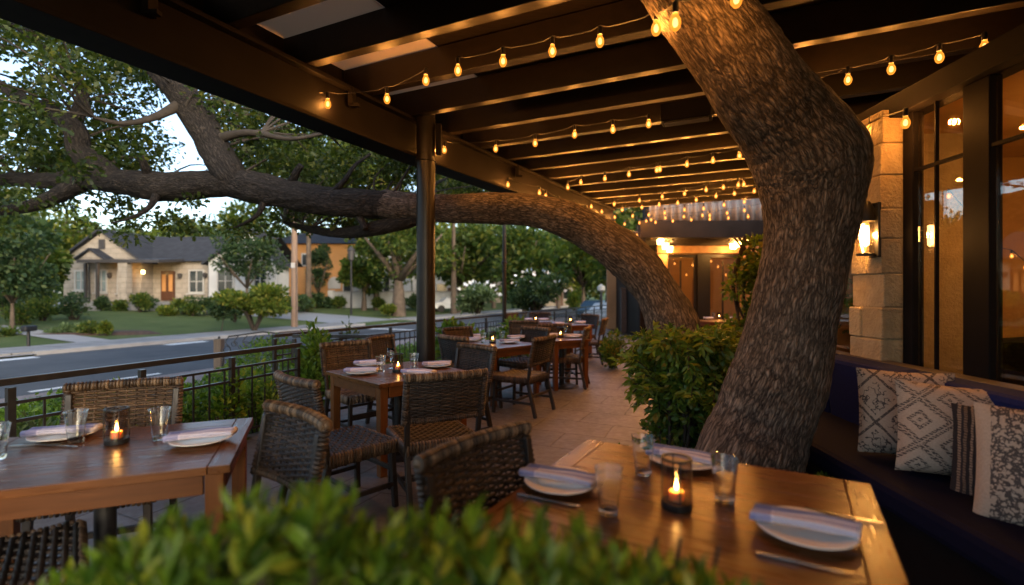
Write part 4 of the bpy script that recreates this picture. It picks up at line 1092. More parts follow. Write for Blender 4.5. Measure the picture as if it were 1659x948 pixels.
pillow('throw_pillow','large ivory pillow with black nested diamonds in front of the others',.545,.50,.23,PM['diamond'],at(1550,699,2.66),(R(-12),R(3),R(-24)))
pillow('throw_pillow','dark striped knit pillow squeezed between two ivory ones',.46,.50,.15,PM['stripe'],at(1640,748,2.40),(R(-17),0,R(-46)))
pillow('throw_pillow','ivory speckled pillow cut off by the right edge of the photo',.50,.54,.17,PM['speckle'],at(1704,768,2.12),(R(-15),0,R(-46)))

# stacked menus and a host stand inside
hs=thing('host_stand','dark host stand inside behind the left window','stand',Vector((XW(0),0,.006))+W3@Vector((4.3,-1.6,0)),wa)
MB().box((0,0,.52),(.45,.5,1.04)).build('cabinet',M['deck'],hs,bev=.01); MB().box((0,0,1.06),(.55,.6,.04),Matrix.Rotation(R(8),3,'Y')).build('slanted_top',M['benchtop'],hs)
# ================================================================== far end of the patio
Yp=13.0
porch=thing('porch','covered porch with slatted roof before the far glass doors','porch',(5.2,Yp,0))
MB().box((0,0,3.13),(3.7,.22,.45)).build('front_beam',M['beam'],porch,bev=.006)
for i in range(9): MB().box((-.05,.35+i*.26,3.0),(3.5,.06,.10)).build('roof_slat',M['joist'],porch)
MB().box((0,1.3,3.12),(3.7,2.5,.05)).build('roof_boards',M['deck'],porch)
for x in (-1.78,1.78): MB().box((x,0,1.45),(.14,.14,2.9)).build('porch_post',M['beam'],porch)
mb=MB(); n=90; vs=[]
for i in range(n+1):
    x=-1.55+3.2*i/n; y=.1+.06*math.sin(i*1.05)+.03*math.sin(i*.37)
    vs+=[(x,y,3.37),(x,y+.05,4.1)]
mb.add(vs,[(2*i,2*i+2,2*i+3,2*i+1) for i in range(n)])
clr=mb.build('pleated_screen',plain('grey_pleated_sheet',(.13,.125,.13),.5,0,.15,3),porch,smooth=True)
sd=clr.modifiers.new('thick','SOLIDIFY'); sd.thickness=.006
Yd=15.5
fac=thing('far_building','end building with double glass doors under the porch roof','building',(6.4,Yd,0))
k=Yd/F; X=lambda u:(u-CX)*k-6.4
Z=lambda v:H-(v-CY)*k
ofr=plain('amber_timber',(.26,.13,.05),.5,0,.3,6)
for u0,u1 in ((1044,1062),(1258,1420)): MB().box(((X(u0)+X(u1))/2,.1,2.3),(X(u1)-X(u0),.25,4.6)).build('wall',M['beam'],fac)
MB().box((X(1160),.1,(Z(398)+4.6)/2),(X(1258)-X(1062),.24,4.6-Z(398))).build('upper_wall',M['beam'],fac)
MB().box((X(1160),-.04,Z(405)),(X(1258)-X(1062),.3,.22)).build('door_head',ofr,fac)
for u,w_ in ((1072,.30),(1137,.34),(1205,.30),(1252,.2)): MB().box((X(u),-.02,Z(412)/2),(w_,.2,Z(412))).build('door_frame',ofr if u!=1137 else M['joist'],fac)
for u0,u1 in ((1079,1128),(1146,1198),(1212,1246)):
    d=MB()
    w_=X(u1)-X(u0); c=(X(u0)+X(u1))/2; zt=Z(412)
    for s_ in (-1,1): d.box((c+s_*(w_/2-.04),0,zt/2),(.08,.07,zt-.02))
    d.box((c,0,.12),(w_-.162,.07,.24)); d.box((c,0,zt-.06),(w_-.162,.07,.1)); d.box((c-.02,0,zt/2),(.04,.05,zt-.4))
    d=d.build('glass_door',M['joist'],fac)
    MB().box((c,.012,zt/2),(w_-.1,.01,zt-.3)).build('door_pane',M['pane'],d)
MB().box((1.4,4.3,1.6),(8.0,.1,3.4)).build('back_wall',plain('dim_plaster',(.34,.20,.09),.8,0,.25,1),fac)
MB().box((1.4,2.2,-.02),(7.9,4.1,.05)).build('room_floor',M['deck'],fac)
MB().box((1.4,2.2,3.2),(7.9,4.1,.05)).build('room_ceiling',M['deck'],fac)
for sx in (X(1047),5.4): MB().box((sx,2.2,1.6),(.1,4.1,3.2)).build('room_wall',M['deck'],fac)
for k_,(uu,yy,w_,h_) in enumerate(((1092,1.6,.35,.9),(1105,2.4,.2,1.9),(1165,1.6,.18,2.0),(1185,2.6,.5,2.0),(1120,1.0,.9,.9))):
    o_=MB().box((0,0,h_/2),(w_,.3,h_)).build('cabinet',[M['joist'],ofr,M['joist'],ofr,M['deck']][k_],None,bev=.01)
    o_.location=(6.4+X(uu),Yd+yy,.006); tag(o_,['low timber cabinet behind the left glass door','narrow brown cabinet behind the left glass door','dark tall cabinet behind the middle glass door','amber tall cabinet behind the middle glass door','dark low counter behind the left glass door'][k_],'cabinet')
for k_,(u,v,Y) in enumerate(((1070,391,13.9),(1078,399,14.6),(1085,404,15.1),(1207,386,13.9),(1196,395,14.5),(1188,399,15.0),(1100,402,17.2),(1172,401,17.4))):
    p=at(u,v,Y); ins=Y>16
    o_=thing('hanging_lantern',['glowing square lantern at the front left of the porch','second glowing lantern on the left of the porch','third glowing lantern on the left of the porch, by the doors','glowing square lantern at the front right of the porch','second glowing lantern on the right of the porch','third glowing lantern on the right of the porch, by the doors','lamp glowing inside behind the left glass door','lamp glowing inside behind the middle glass door'][k_],'lantern',p,0,'lanterns at the far porch')
    MB().box((0,0,0),(.16,.16,.17),None,.85).build('glowing_shade',M['lantern'],o_,bev=.01)
    ld=bpy.data.lights.new('lantern_light','POINT'); ld.energy=9; ld.color=(1,.46,.12); ld.shadow_soft_size=.05
    lo=bpy.data.objects.new('lantern_light',ld); _link(lo,o_); lo.location=(0,0,-.16)
    MB().box((0,0,.10),(.18,.18,.02)).build('cap',M['iron'],o_); MB().box((0,0,(3.0-p.z+.1)/2),(.012,.012,3.0-p.z-.1)).build('rod',M['iron'],o_)
# vine climbing on a trellis
def vine(label,u0,u1,v0,v1,Y,n,ls):
    p0=at((u0+u1)/2,v1,Y); o=thing('climbing_vine',label,'vine',(p0.x,Y,0))
    mb=MB()
    for k in range(7):
        x=rnd.uniform(-.2,.2)
        mb.tube([tuple(q) for q in spl([(x,rnd.uniform(-.1,.1),0),(x+rnd.uniform(-.2,.2),.05,.8),(x+rnd.uniform(-.3,.3),0,1.6),(x+rnd.uniform(-.3,.3),.05,2.4)],4)],[.02]*13,5)
    mb.build('stems',M['twig'],o)
    w=(u1-u0)/2/F*Y; zt=at(0,v0,Y).z; Ps=[];Ds=[]
    for k in range(34):
        f=rnd.random(); z=.25+f*(zt-.4); ww=w*(.45+.55*math.sin(f*3.0+.4)); x=rnd.uniform(-1,1)*ww
        p,d=clump_pts((x,rnd.uniform(-.25,.2),z),(.2,.2,.22),n//34,.2); Ps.append(p);Ds.append(d+rng.normal(size=p.shape)*.6+np.array([0,-.2,-.1]))
    P_=np.concatenate(Ps);D_=np.concatenate(Ds)
    leaves('foliage',P_,D_,rng.uniform(.6,1.2,len(P_))*ls,M['vineleaf'],o,.55,OAK)
vine('tall vine climbing left of the big trunk by the far doors',1185,1262,385,560,8.2,5200,.11)
vine('vine in shadow between the big trunk and the stone pier',1366,1396,420,600,5.3,900,.10)

# ================================================================== tables
TZ=.75
def table(label,c,ang,L,W,name='dining_table'):
    o=thing(name,label,'table',(c[0],c[1],0),ang,'square wooden dining tables')
    th=.035; nb=max(5,round(W/.135)); bb=.085; mb=MB()
    for i in range(nb):
        w_=(W)/nb; mb.box((0,-W/2+w_*(i+.5),TZ-th/2),(L-2*bb-.004,w_-.0016,th))
    tp=mb.build('tabletop',M['table'],o,bev=.0025)
    for s_ in (-1,1): MB().box((s_*(L/2-bb/2),0,TZ-th/2),(bb-.002,W,th)).build('breadboard_end',wood_y,tp,bev=.003)
    a=MB(); ins=.03
    for s_ in (-1,1):
        a.box((0,s_*(W/2-ins-.012),TZ-th-.045),(L-2*ins-.15,.024,.088))
        a.box((s_*(L/2-ins-.012),0,TZ-th-.045),(.024,W-2*ins-.15,.088))
    a.build('apron',M['tableedge'],o,bev=.002)
    for sx in (-1,1):
        for sy in (-1,1):
            MB().box((sx*(L/2-ins-.035),sy*(W/2-ins-.035),(TZ-th)/2-.0005),(.07,.07,TZ-th-.001),None,.9).build('leg',M['tableleg'],o,bev=.004)
    MB().lathe([(.042,.02),(.042,TZ-th-.01)],16).build('pedestal',M['iron'],o,smooth=True,angle=40)
    MB().lathe([(.27,.0),(.27,.008),(.25,.018),(.05,.03),(.05,.05)],32).build('base_plate',M['iron'],o,smooth=True,angle=40)
    return o
wood_y=wood('table_end_wood',(.06,.021,.0055),(.185,.066,.016),.29,.8,0,'Y',.36)
# T1 left: near right corner, directions
def tcorner(N,e1,e2,L,W):
    e1=Vector(e1).normalized(); e2=Vector(e2).normalized()
    c=Vector(N)+e1*L/2+e2*W/2; return (c.x,c.y),math.atan2(e1.y,e1.x)
c,a=tcorner((-1.18,2.07),(-.929,-.37),(-.37,.929),1.12,.84)
table('wooden table in the left foreground with its end leg showing',c,a,1.12,.84)
c,a=tcorner((.373,2.425),(.866,-.5),(-.5,-.866),1.13,1.02)
table('large glossy wooden table in the right foreground beside the bench',c,a,1.13,1.02)
s2=math.sqrt(.5)
c,a=tcorner((-1.04,3.86),(s2,s2),(-s2,s2),.95,.95); T2=c
table('square wooden table in the middle left with one corner pointing at the camera',c,a,.95,.95)
c,a=tcorner((-.24,6.28),(s2,s2),(-s2,s2),.95,.95); T3=c
table('square wooden table just right of the round column, set with a candle',c,a,.95,.95)
table('small wooden table beyond the wicker chair, right of the column table',(.78,7.75),R(25),.66,.66)
table('far wooden table with one candle, left of the last pair',(.55,12.4),R(28),1.0,.9)
table('far wooden table with a candle, nearest the leaning trunk',(1.22,11.2),R(28),.95,.85)
table('far table before the glass doors behind the shrub',(5.35,12.6),R(8),1.15,.9)

# ================================================================== woven chairs
def strands(mb,fn,nu,samp,rad,sides=5):
    """fn(i) -> list of points"""
    for i in range(nu): mb.tube(fn(i),rad,sides,True)
def make_chair(tan=False):
    o=thing('wicker_chair','woven chair','chair',(0,0,0))
    wv=M['weavetan'] if tan else M['weavedark']; wr=M['wrap']
    W=.27; zb0,zb1=.62,.905
    yb=lambda z:-.225-.24*(z-.46)             # lean of the back
    bow=lambda x:-.035*(1-(x/W)**2)           # gentle curve across
    mb=MB(); rows=23; sp=11
    for i in range(rows):
        z=zb0+(zb1-zb0)*(i+.5)/rows; pts=[]; rr=[]
        for j in range(sp*2+1):
            x=-W+2*W*j/(sp*2); ph=math.sin(math.pi*(j/2*1.0+.5*0)+ (math.pi if i%2 else 0))*.009
            ph=((1 if (j//2+i)%2 else -1)*.008) if j%2 else 0
            pts.append((x,yb(z)+bow(x)+ph,z+.002*noise.noise((x*30,i*1.7,0))))
        mb.tube(pts,.0069,5,True)
    for j in range(sp):
        x=-W+2*W*(j+.5)/sp
        mb.tube([(x,yb(z)+bow(x),z) for z in (zb0,(zb0+zb1)/2,zb1)],.006,5,True)
    bk=mb.build('backrest',wv,o,smooth=True)
    def wrap(mb,p0,p1,r,n,seed,curve=True):       # cane wound round a rail, one coil after another
        p0=Vector(p0);p1=Vector(p1); d=(p1-p0).normalized(); a=d.orthogonal().normalized(); b=d.cross(a)
        for i in range(n):
            t=(i+.5)/n; c=p0.lerp(p1,t)
            if curve: c=c+Vector((0,bow(c.x),0))
            rr=r*(1+.10*noise.noise((i*.55,seed,0))); w=(p1-p0).length/n*.56
            tl=d*(w*.5*noise.noise((i*1.3,seed,5)))
            mb.tube([tuple(c+(a*math.cos(q)+b*math.sin(q))*rr+tl*math.cos(q)) for q in [2*math.pi*k/9 for k in range(10)]],w,5,False)
    mb=MB(); wrap(mb,(-W-.02,yb(zb1),zb1+.012),(W+.02,yb(zb1),zb1+.012),.021,34,1)
    mb.tube([(-W-.02+ (2*W+.04)*k/8,yb(zb1)+bow(-W+2*W*k/8),zb1+.012) for k in range(9)],.017,8)
    mb.build('top_wrap',wr,bk,smooth=True)
    mb=MB()
    for s_ in (-1,1): wrap(mb,(s_*(W+.004),yb(zb0),zb0-.02),(s_*(W+.004),yb(zb1),zb1),.015,17,2+s_,False)
    wrap(mb,(-W,yb(zb0),zb0),(W,yb(zb0),zb0),.013,36,5)
    mb.build('edge_wrap',M['wrapdark'],bk,smooth=True)
    # seat
    SW,SD=.26,.245; zs=.452; mb=MB(); n1,n2=15,14
    sag=lambda x,y:-.012*(1-(x/SW)**2)*(1-(y/SD)**2)
    for i in range(n1):
        y=-SD+2*SD*(i+.5)/n1; pts=[]
        for j in range(n2+1):
            x=-SW+2*SW*j/n2; pts.append((x,y,zs+sag(x,y)+(.008 if (i+j)%2 else -.004)))
        mb.tube(pts,.0125,5,True)
    for j in range(n2):
        x=-SW+2*SW*(j+.5)/n2; pts=[]
        for i in range(n1+1):
            y=-SD+2*SD*i/n1; pts.append((x,y,zs+sag(x,y)+(-.004 if (i+j)%2 else .006)))
        mb.tube(pts,.0075,4,True)
    st_=mb.build('seat',wv,o,smooth=True)
    mb=MB()
    for (a,b) in (((-SW,SD),(SW,SD)),((-SW,-SD),(SW,-SD)),((-SW,-SD),(-SW,SD)),((SW,-SD),(SW,SD))):
        n=24
        for i in range(n):
            t=(i+.5)/n; x=a[0]+(b[0]-a[0])*t; y=a[1]+(b[1]-a[1])*t
            ox,oy=(0,.01*(1 if a[1]>0 else -1)) if a[1]==b[1] else (.01*(1 if a[0]>0 else -1),0)
            zz=.385+.006*noise.noise((i*.8,a[0],b[1]))
            mb.tube([(x-ox*.8,y-oy*.8,zs+.012),(x+ox,y+oy,zs),(x+ox*1.2,y+oy*1.2,zs-.03),(x+ox*.8,y+oy*.8,zz)],.0098,5,True)
    mb.build('seat_wrap',M['wrapdark'] if not tan else wr,st_,smooth=True)
    # legs, posts and stretchers
    lg=M['chairleg']
    for s_ in (-1,1):
        m2=MB(); m2.bar((s_*.235,.225,.445),(s_*.25,.245,0),.036,.036,(0,1,0)); m2.build('leg',lg,o,bev=.005)
        m2=MB(); m2.bar((s_*.25,-.335,0),(s_*.25,-.232,.42),.036,.04,(0,1,0)); m2.bar((s_*.25,-.236,.40),(s_*.262,yb(.88)+.012,.88),.034,.032,(0,1,0)); m2.build('leg',lg,o,bev=.005)
        MB().bar((s_*.248,.24,.16),(s_*.25,-.30,.16),.024,.03).build('stretcher',lg,o,bev=.003)
    MB().bar((-.246,-.03,.162),(.246,-.03,.162),.026,.026).build('stretcher',lg,o,bev=.003)
    MB().bar((-.24,.233,.26),(.24,.233,.26),.022,.03).build('stretcher',lg,o,bev=.003)
    MB().bar((-.25,-.275,.24),(.25,-.275,.24),.022,.03).build('stretcher',lg,o,bev=.003)
    return o
chD=make_chair(False); chT=make_chair(True); used={}
def chair(label,bx,by,fx,fy,tan=False,back=True,group='woven wicker chairs'):
    """bx,by: middle of the top of the back; fx,fy: the way the sitter faces"""
    f=Vector((fx,fy,0)).normalized()
    loc=Vector((bx,by,0))+f*.335 if back else Vector((bx,by,0))
    rz=math.atan2(f.y,f.x)-math.pi/2
    pr=chT if tan else chD
    if pr.name not in used: used[pr.name]=1; pr.location=loc; pr.rotation_euler=(0,0,rz); o=pr
    else: o=dup(pr,None,loc=loc,rz=rz)
    tag(o,label,'chair',group); return o
chair('dark wicker chair at the end of the left foreground table, back toward the hedge',-.98,2.24,-.66,-.75)
chair('tan wicker chair behind the left foreground table, facing the camera',-2.33,2.98,.40,-.92,True)
chair('dark wicker chair cut off by the left edge, only its seat showing under the table',-1.92,1.83,.75,.66,False,False)
chair('wicker chair with tan wrapped rail left of the large foreground table',-.125,1.815,.775,-.63)
chair('wicker chair left of the square table, pale top rail toward the railing',-1.38,3.14,.68,.73)
chair('wicker chair at the near right side of the square table, seen from behind',-.43,3.30,-.45,.89)
chair('light tan wicker chair behind the square table by the railing',-1.80,5.36,.7,-.7,True)
chair('wicker chair right of the square table with its back to the walkway',-.36,5.0,-.7,-.7)
chair('dark wicker chair turned aside between the column and the railing',-1.62,6.05,.95,-.3)
chair('wicker chair pulled out to the right of the column table, facing left',.40,5.98,-.85,.5)
chair('grey lit wicker chair just right of the round column',-.73,6.05,.72,.7)
chair('brown wicker chair at the railing behind the column table',-.84,7.58,.7,-.7,True)
chair('wicker chair on the far right side of the column table',.36,7.58,-.7,-.7)
chair('wicker chair at the right side of the small table',1.18,7.72,-.95,.25)
chair('wicker chair at the far side of the small table',.72,8.35,.1,-1)
chair('wicker chair left of the far pair of tables, its back to the camera',.22,9.3,.25,.97,True)
chair('wicker chair on the walkway right of the far pair of tables',1.92,10.2,-.93,.35)
chair('wicker chair behind the far pair of tables near the leaning trunk',1.9,12.0,-.8,-.6)
chair('wicker chair at the railing beside the far left table',.0,12.9,.8,-.5,True)
chair('wicker chair behind the farthest left table',.75,13.3,-.1,-1)
chair('wicker chair left of the table before the glass doors',4.45,12.5,1,.1)
chair('wicker chair right of the table before the glass doors',6.2,12.7,-1,0)

# ================================================================== tableware
def mk_plate():
    return MB().lathe([(0,.004),(.075,.004),(.085,.008),(.128,.020),(.134,.022),(.134,.026),(.126,.025),(.084,.013),(.07,.010),(0,.010)],40).build('dinner_plate',M['porcelain'],None,smooth=True,angle=60)
def mk_napkin():
    t=NT('striped_napkin'); uv=t.coord('UV'); s=t.n('ShaderNodeSeparateXYZ'); t.set(s.inputs[0],uv)
    band=t.ramp(s.outputs[1],(0,(.10,.14,.34)),(.235,(.13,.17,.40)),(.255,(.6,.58,.66)),(.275,(.30,.30,.46)),(.33,(.62,.59,.68)),(.47,(.46,.44,.56)),(.53,(.64,.61,.68)),(.80,(.12,.15,.34)),interp='CONSTANT')
    band2=t.ramp(s.outputs[0],(0,(.55,.58,.8)),(.18,(1.2,1.15,1.15)),(.205,(1,1,1)),(1,(1,1,1)),interp='CONSTANT')
    c=t.mix(.9,band,band2,'MULTIPLY')
    c=t.mix(.4,c,t.ramp(t.noise(uv,40,3),(.3,(.65,)*3),(.7,(1.25,)*3)),'MULTIPLY')
    t.bsdf(Base_Color=c,Roughness=.9,Specular_IOR_Level=.2,Sheen_Weight=.2,Normal=t.bump(t.noise(uv,120,2),.4,.001))
    # flat roll of folded cloth: rounded section swept along x
    n=18; m=20; vs=[];fs=[];uvs=[]
    Lh=.138
    for i in range(n+1):
        x=-Lh+2*Lh*i/n
        for j in range(m):
            a=2*math.pi*j/m
            w=.046+.004*noise.noise((x*14,1,0)); h=.0155+.003*noise.noise((x*11,5,0))
            ca,sa=math.cos(a),math.sin(a)
            y=w*(abs(ca)**.75)*(1 if ca>0 else -1); z=h*(abs(sa)**.8)*(1 if sa>0 else -1)
            z+=.0045*math.sin(y*95+x*6)*(1 if z>0 else .2)
            sk=.012*math.sin(i/n*3)
            vs.append((x+ .012*y/.05*(1 if i in(0,n) else .3),y+sk,z+.0165))
    for i in range(n):
        for j in range(m):
            j2=(j+1)%m
            fs.append((i*m+j,(i+1)*m+j,(i+1)*m+j2,i*m+j2)); u0,u1=i/n,(i+1)/n
            v0=j/m; v1=(j+1)/m
            uvs.append([(u0,v0),(u1,v0),(u1,v1),(u0,v1)])
    fs+= [tuple(range(m)),tuple(reversed(range(n*m,(n+1)*m)))]; uvs+=[[(.5,.4)]*m,[(.5,.4)]*m]
    mb=MB().add(vs,fs,uvs)
    return mb.build('folded_napkin',t.m,None,smooth=True)
def mk_glass():
    return MB().lathe([(0,.0),(.029,.0),(.031,.006),(.0345,.05),(.0455,.148),(.0465,.150),(.0445,.150),(.0320,.05),(.0275,.018),(.0,.016)],28).build('water_glass',M['glass'],None,smooth=True,angle=65)
def mk_wine():
    return MB().lathe([(0,0),(.033,0),(.033,.003),(.006,.008),(.004,.02),(.004,.085),(.018,.1),(.034,.125),(.037,.15),(.031,.19),(.0295,.19),(.0352,.15),(.032,.127),(.015,.103),(0,.1)],22).build('wine_glass',M['glass'],None,smooth=True)
def mk_knife():
    mb=MB(); mb.box((-.06,0,.005),(.10,.014,.007)); mb.add([(-.01,-.006,.004),(.09,-.010,.004),(.118,.004,.004),(-.01,.006,.004),(-.01,-.006,.0065),(.09,-.010,.005),(.118,.004,.005),(-.01,.006,.0065)],[(0,3,2,1),(4,5,6,7),(0,1,5,4),(1,2,6,5),(2,3,7,6),(3,0,4,7)])
    return mb.build('table_knife',M['cutlery'],None,bev=.001)
def mk_fork():
    mb=MB(); mb.box((-.05,0,.006),(.13,.009,.004)); mb.box((.03,0,.007),(.035,.022,.003))
    for k in (-1.5,-.5,.5,1.5): mb.box((.072,k*.0058,.008),(.05,.003,.0025))
    return mb.build('fork',M['cutlery'],None)
def mk_lantern():
    o=thing('candle_holder','candle holder','candle holder',(0,0,0))
    MB().lathe([(0,0),(.049,0),(.050,.004),(.050,.022),(.046,.024),(.0,.024)],32).build('base',M['iron'],o,smooth=True,angle=40)
    MB().lathe([(.044,.0245),(.044,.160),(.0465,.160),(.0465,.0245)],32,close=True).build('glass_shade',M['smoke'],o,smooth=True,angle=50)
    mb=MB().lathe([(.041,.161),(.041,.167),(.050,.167),(.050,.161)],32,close=True)
    for k in range(4):
        a=k*math.pi/2+.6; mb.box((.0485*math.cos(a),.0485*math.sin(a),.0925),(.0035,.0035,.137))
    mb.build('rim_frame',M['iron'],o,smooth=True,angle=40)
    return o
def mk_candle():
    o=thing('candle','candle','candle',(0,0,0))
    MB().lathe([(0,0),(.024,0),(.0245,.003),(.0245,.030),(.022,.032),(.012,.0295),(0,.029)],24).build('wax',M['wax'],o,smooth=True,angle=50)
    MB().lathe([(.0,.0335),(.0048,.038),(.0062,.044),(.0045,.053),(.0018,.063),(.0,.070)],12).build('flame',M['flame'],o,smooth=True)
    MB().tube([(0,0,.029),(0,0,.036)],.0009,4).build('wick',M['iron'],o)
    return o
protos={}
def put(kind,mk,label,cat,loc,rz,group):
    if kind not in protos:
        o=protos[kind]=mk(); o.location=loc; o.rotation_euler=(0,0,rz)
    else: o=dup(protos[kind],None,loc=loc,rz=rz)
    return tag(o,label,cat,group)
def dxy(u,v,z=TZ): p=on(u,v,z); return Vector((p.x,p.y,z+.001))
def plate(u,v,where,rz,napkin=True,desc='folded striped napkin'):
    p=dxy(u,v); put('plate',mk_plate,'white plate '+where,'plate',p,0,'dinner plates')
    if napkin: put('napkin',mk_napkin,desc+' on plate '+where,'napkin',p+Vector((0,0,.0225)),rz,'folded napkins')
def glass(u,v,where): put('glass',mk_glass,'clear water glass '+where,'glass',dxy(u,v),rnd.random(),'water glasses')
def candle(u,v,where):
    p=dxy(u,v); put('lan',mk_lantern,'smoked glass candle holder '+where,'candle holder',p,rnd.random(),'candle holders'); put('can',mk_candle,'lit tea light burning in the holder '+where,'candle',p+Vector((0,0,.0245)),0,'tea lights')
A1_=R(22)
plate(103,710,'at the far side of the left foreground table',R(18)); plate(327,717,'at the right end of the left foreground table',R(24))
glass(123,717,'by the far plate on the left foreground table'); glass(259,712,'between candle and right plate on the left foreground table')
candle(189,718,'on the left foreground table'); glass(-6,744,'cut off by the left edge of the photo')
put('knife',mk_knife,'steel knife at the left end of the left foreground table','knife',dxy(62,722),R(14),'table knives')
put('fork',mk_fork,'steel fork by the far plate on the left foreground table','fork',dxy(92,724),R(170),'forks')
plate(908,788,'at the left edge of the large foreground table',R(-24)); plate(1108,752,'at the far edge of the large foreground table',R(-35)); plate(1304,866,'on the bench side of the large foreground table',R(-26))
glass(986,832,'beside the left plate on the large foreground table'); glass(1042,768,'behind the candle on the large foreground table'); glass(1174,812,'right of the candle on the large foreground table')
candle(1096,822,'on the large foreground table')
put('knife',mk_knife,'steel knife in front of the left plate on the large foreground table','knife',dxy(886,812),R(-25),'table knives')
put('knife',mk_knife,'steel knife in front of the bench side plate','knife',dxy(1300,915),R(-27),'table knives')
put('fork',mk_fork,'steel fork behind the bench side plate','fork',dxy(1360,838),R(150),'forks'); put('fork',mk_fork,'steel fork just behind the far plate of the large table','fork',dxy(1165,748),R(140),'forks')
plate(586,606,'at the left corner of the square table',R(10)); plate(598,593,'at the back left of the square table',R(20)); plate(678,609,'at the near side of the square table',R(-15)); plate(708,595,'at the right side of the square table',R(15),desc='pale pinkish napkin')
glass(617,603,'left of the candle on the square table'); glass(671,599,'right of the candle on the square table'); candle(645,603,'on the square table')
plate(763,553,'at the left of the column table',R(8)); plate(772,547,'at the back left of the column table',R(14)); plate(836,549,'at the back right of the column table',R(12)); plate(826,556,'at the right of the column table',R(10))
glass(783,556,'left of the candle on the column table'); glass(813,553,'right of the candle on the column table'); candle(798,556,'on the column table')
plate(893,546,'at the left of the small table',R(20)); plate(928,547,'at the right of the small table',R(-12)); candle(908,547,'on the small table')
put('wine',mk_wine,'stemmed wine glass beside the candle on the small table','glass',dxy(916,546),0,'wine glasses'); put('wine',mk_wine,'stemmed wine glass beside the left glass on the square table','glass',dxy(633,597),0,'wine glasses')
for u,v,w in ((855,519,'at the left of the far left table'),(880,519,'at the right of the far left table'),(905,526,'at the left of the far right table'),(940,524,'at the right of the far right table'),(1148,517,'at the left of the table before the glass doors'),(1182,517,'at the right of the table before the glass doors')): plate(u,v,w,R(rnd.uniform(0,40)))
candle(868,520,'on the far left table'); candle(924,523,'on the far right table'); candle(1165,516,'on the table before the glass doors')
for u,v,w in ((893,523,'on the far right table, left of its candle'),(950,521,'on the far right table near the trunk'),(860,517,'on the far left table'),(1156,515,'on the table before the glass doors')): glass(u,v,w)

# ================================================================== string lights
def bulb_parts(o,p,big=1.0):
    s_=MB().lathe([(0,.058),(.008,.057),(.015,.05),(.016,.0),(.0,-.002)],10); sk=s_.build('lamp_socket',M['bulbcap'],o,smooth=True,angle=50)
    b=MB().lathe([(.0,-.086),(.014,-.082),(.024,-.068),(.0285,-.050),(.026,-.032),(.017,-.014),(.0125,-.002)],12).build('bulb',M['bulb'],sk,smooth=True)
    MB().lathe([(0,-.068),(.009,-.064),(.014,-.052),(.0135,-.038),(.007,-.024),(0,-.02)],8).build('filament',M['filament'],sk,smooth=True)
    ld=bpy.data.lights.new('bulb_light','POINT'); ld.energy=BULB; ld.color=(1,.42,.10); ld.shadow_soft_size=.022
    lo=bpy.data.objects.new('bulb_light',ld); _link(lo,sk); lo.location=(0,0,-.045)
    return sk
SOCK=None
def string(label,pts,zs=3.2,ends=None):
    global SOCK
    P=[]
    for q in pts:
        u,v=q[:2]; z=q[2] if len(q)>2 else zs
        P.append(on(u,v,z) if z>0 else at(u,v,-z))
    o=thing('string_light',label,'string lights',tuple(P[0]),0,'string lights under the roof'); O=P[0]
    for p in P:
        if SOCK is None: sk=SOCK=bulb_parts(o,p)
        else: sk=dup(SOCK,o)
        sk.location=p-O+Vector((0,0,.06)); sk.scale=(1.04,1.04,1.04)
    c=[]
    pp=[(p-O)+Vector((0,0,.105)) for p in P]
    if ends:
        pp=[ends[0]-O]+pp+([ends[1]-O] if ends[1] is not None else [])
    for a,b in zip(pp,pp[1:]):
        for j in range(6):
            t=j/6; s_=.018*min(1,(a-b).length)
            q=a.lerp(b,t); c.append(tuple(q+Vector((0,0,-s_*4*t*(1-t)+(.02 if j==0 else 0)))))
    c.append(tuple(pp[-1])); MB().tube(c,.0042,5).build('cord',M['bulbcap'],o)
    return o
string('string of bulbs sagging along the edge beam to the round column',[(457,159,3.16),(531,171,3.17),(627,163,3.18),(690,133,3.2)])
string('string of big bulbs running from the column to the crossing trunk',[(742,117),(815,102),(895,86),(972,70),(1063,50,3.0),(1094,41,2.82),(1193,3,2.9)])
string('second string of bulbs, from the column to the bent trunk',[(720,245),(803,243),(867,234),(931,220),(993,212),(1051,203)])
string('string of bulbs right of the big trunk toward the windows',[(1303,153),(1374,132),(1444,115),(1522,96),(1595,79)])
string('short string with two bulbs by the stone pier and window',[(1411,213,2.74),(1467,202,2.66)])
string('third string of bulbs crossing between the joists',[(920,305),(941,297),(980,291),(1019,284),(1064,277),(1069,276),(1113,268),(1155,262),(1198,254)])
string('string of bulbs following the edge beam past the column',[(823,301,3.05),(874,314,3.05),(884,319,3.06),(918,335,3.06),(962,351,3.06),(968,354,3.06)])
string('fourth string of bulbs crossing under the roof',[(958,336),(995,332),(1036,326),(1073,320),(1109,315),(1144,309),(1172,305),(1196,301),(1205,300),(1231,297)])
string('fifth string of bulbs crossing under the roof',[(996,353),(1025,351),(1051,349),(1077,346),(1109,341),(1140,339),(1173,333),(1206,328),(1237,324)])
string('sixth string of bulbs in front of the pleated screen',[(1047,359,3.3),(1055,357,3.3),(1078,354,3.3),(1108,352,3.3),(1138,350,3.3),(1150,350,3.3),(1178,346,3.3),(1206,342,3.3),(1236,337,3.3)])
string('seventh string of bulbs, deep under the roof left of the trunk',[(975,344),(1008,341),(1040,337),(1068,333),(1098,330),(1128,325),(1160,319),(1190,315),(1222,311)],3.22)
string('eighth string of bulbs just before the pleated screen',[(1012,364,3.25),(1036,362,3.25),(1062,361,3.25),(1090,359,3.25),(1120,357,3.25),(1150,356,3.25),(1180,354,3.25),(1212,352,3.25)])
string('string of bulbs wound along the limb side of the roof edge',[(905,329,3.1),(930,336,3.1),(948,342,3.1),(980,357,3.1),(996,363,3.1)])
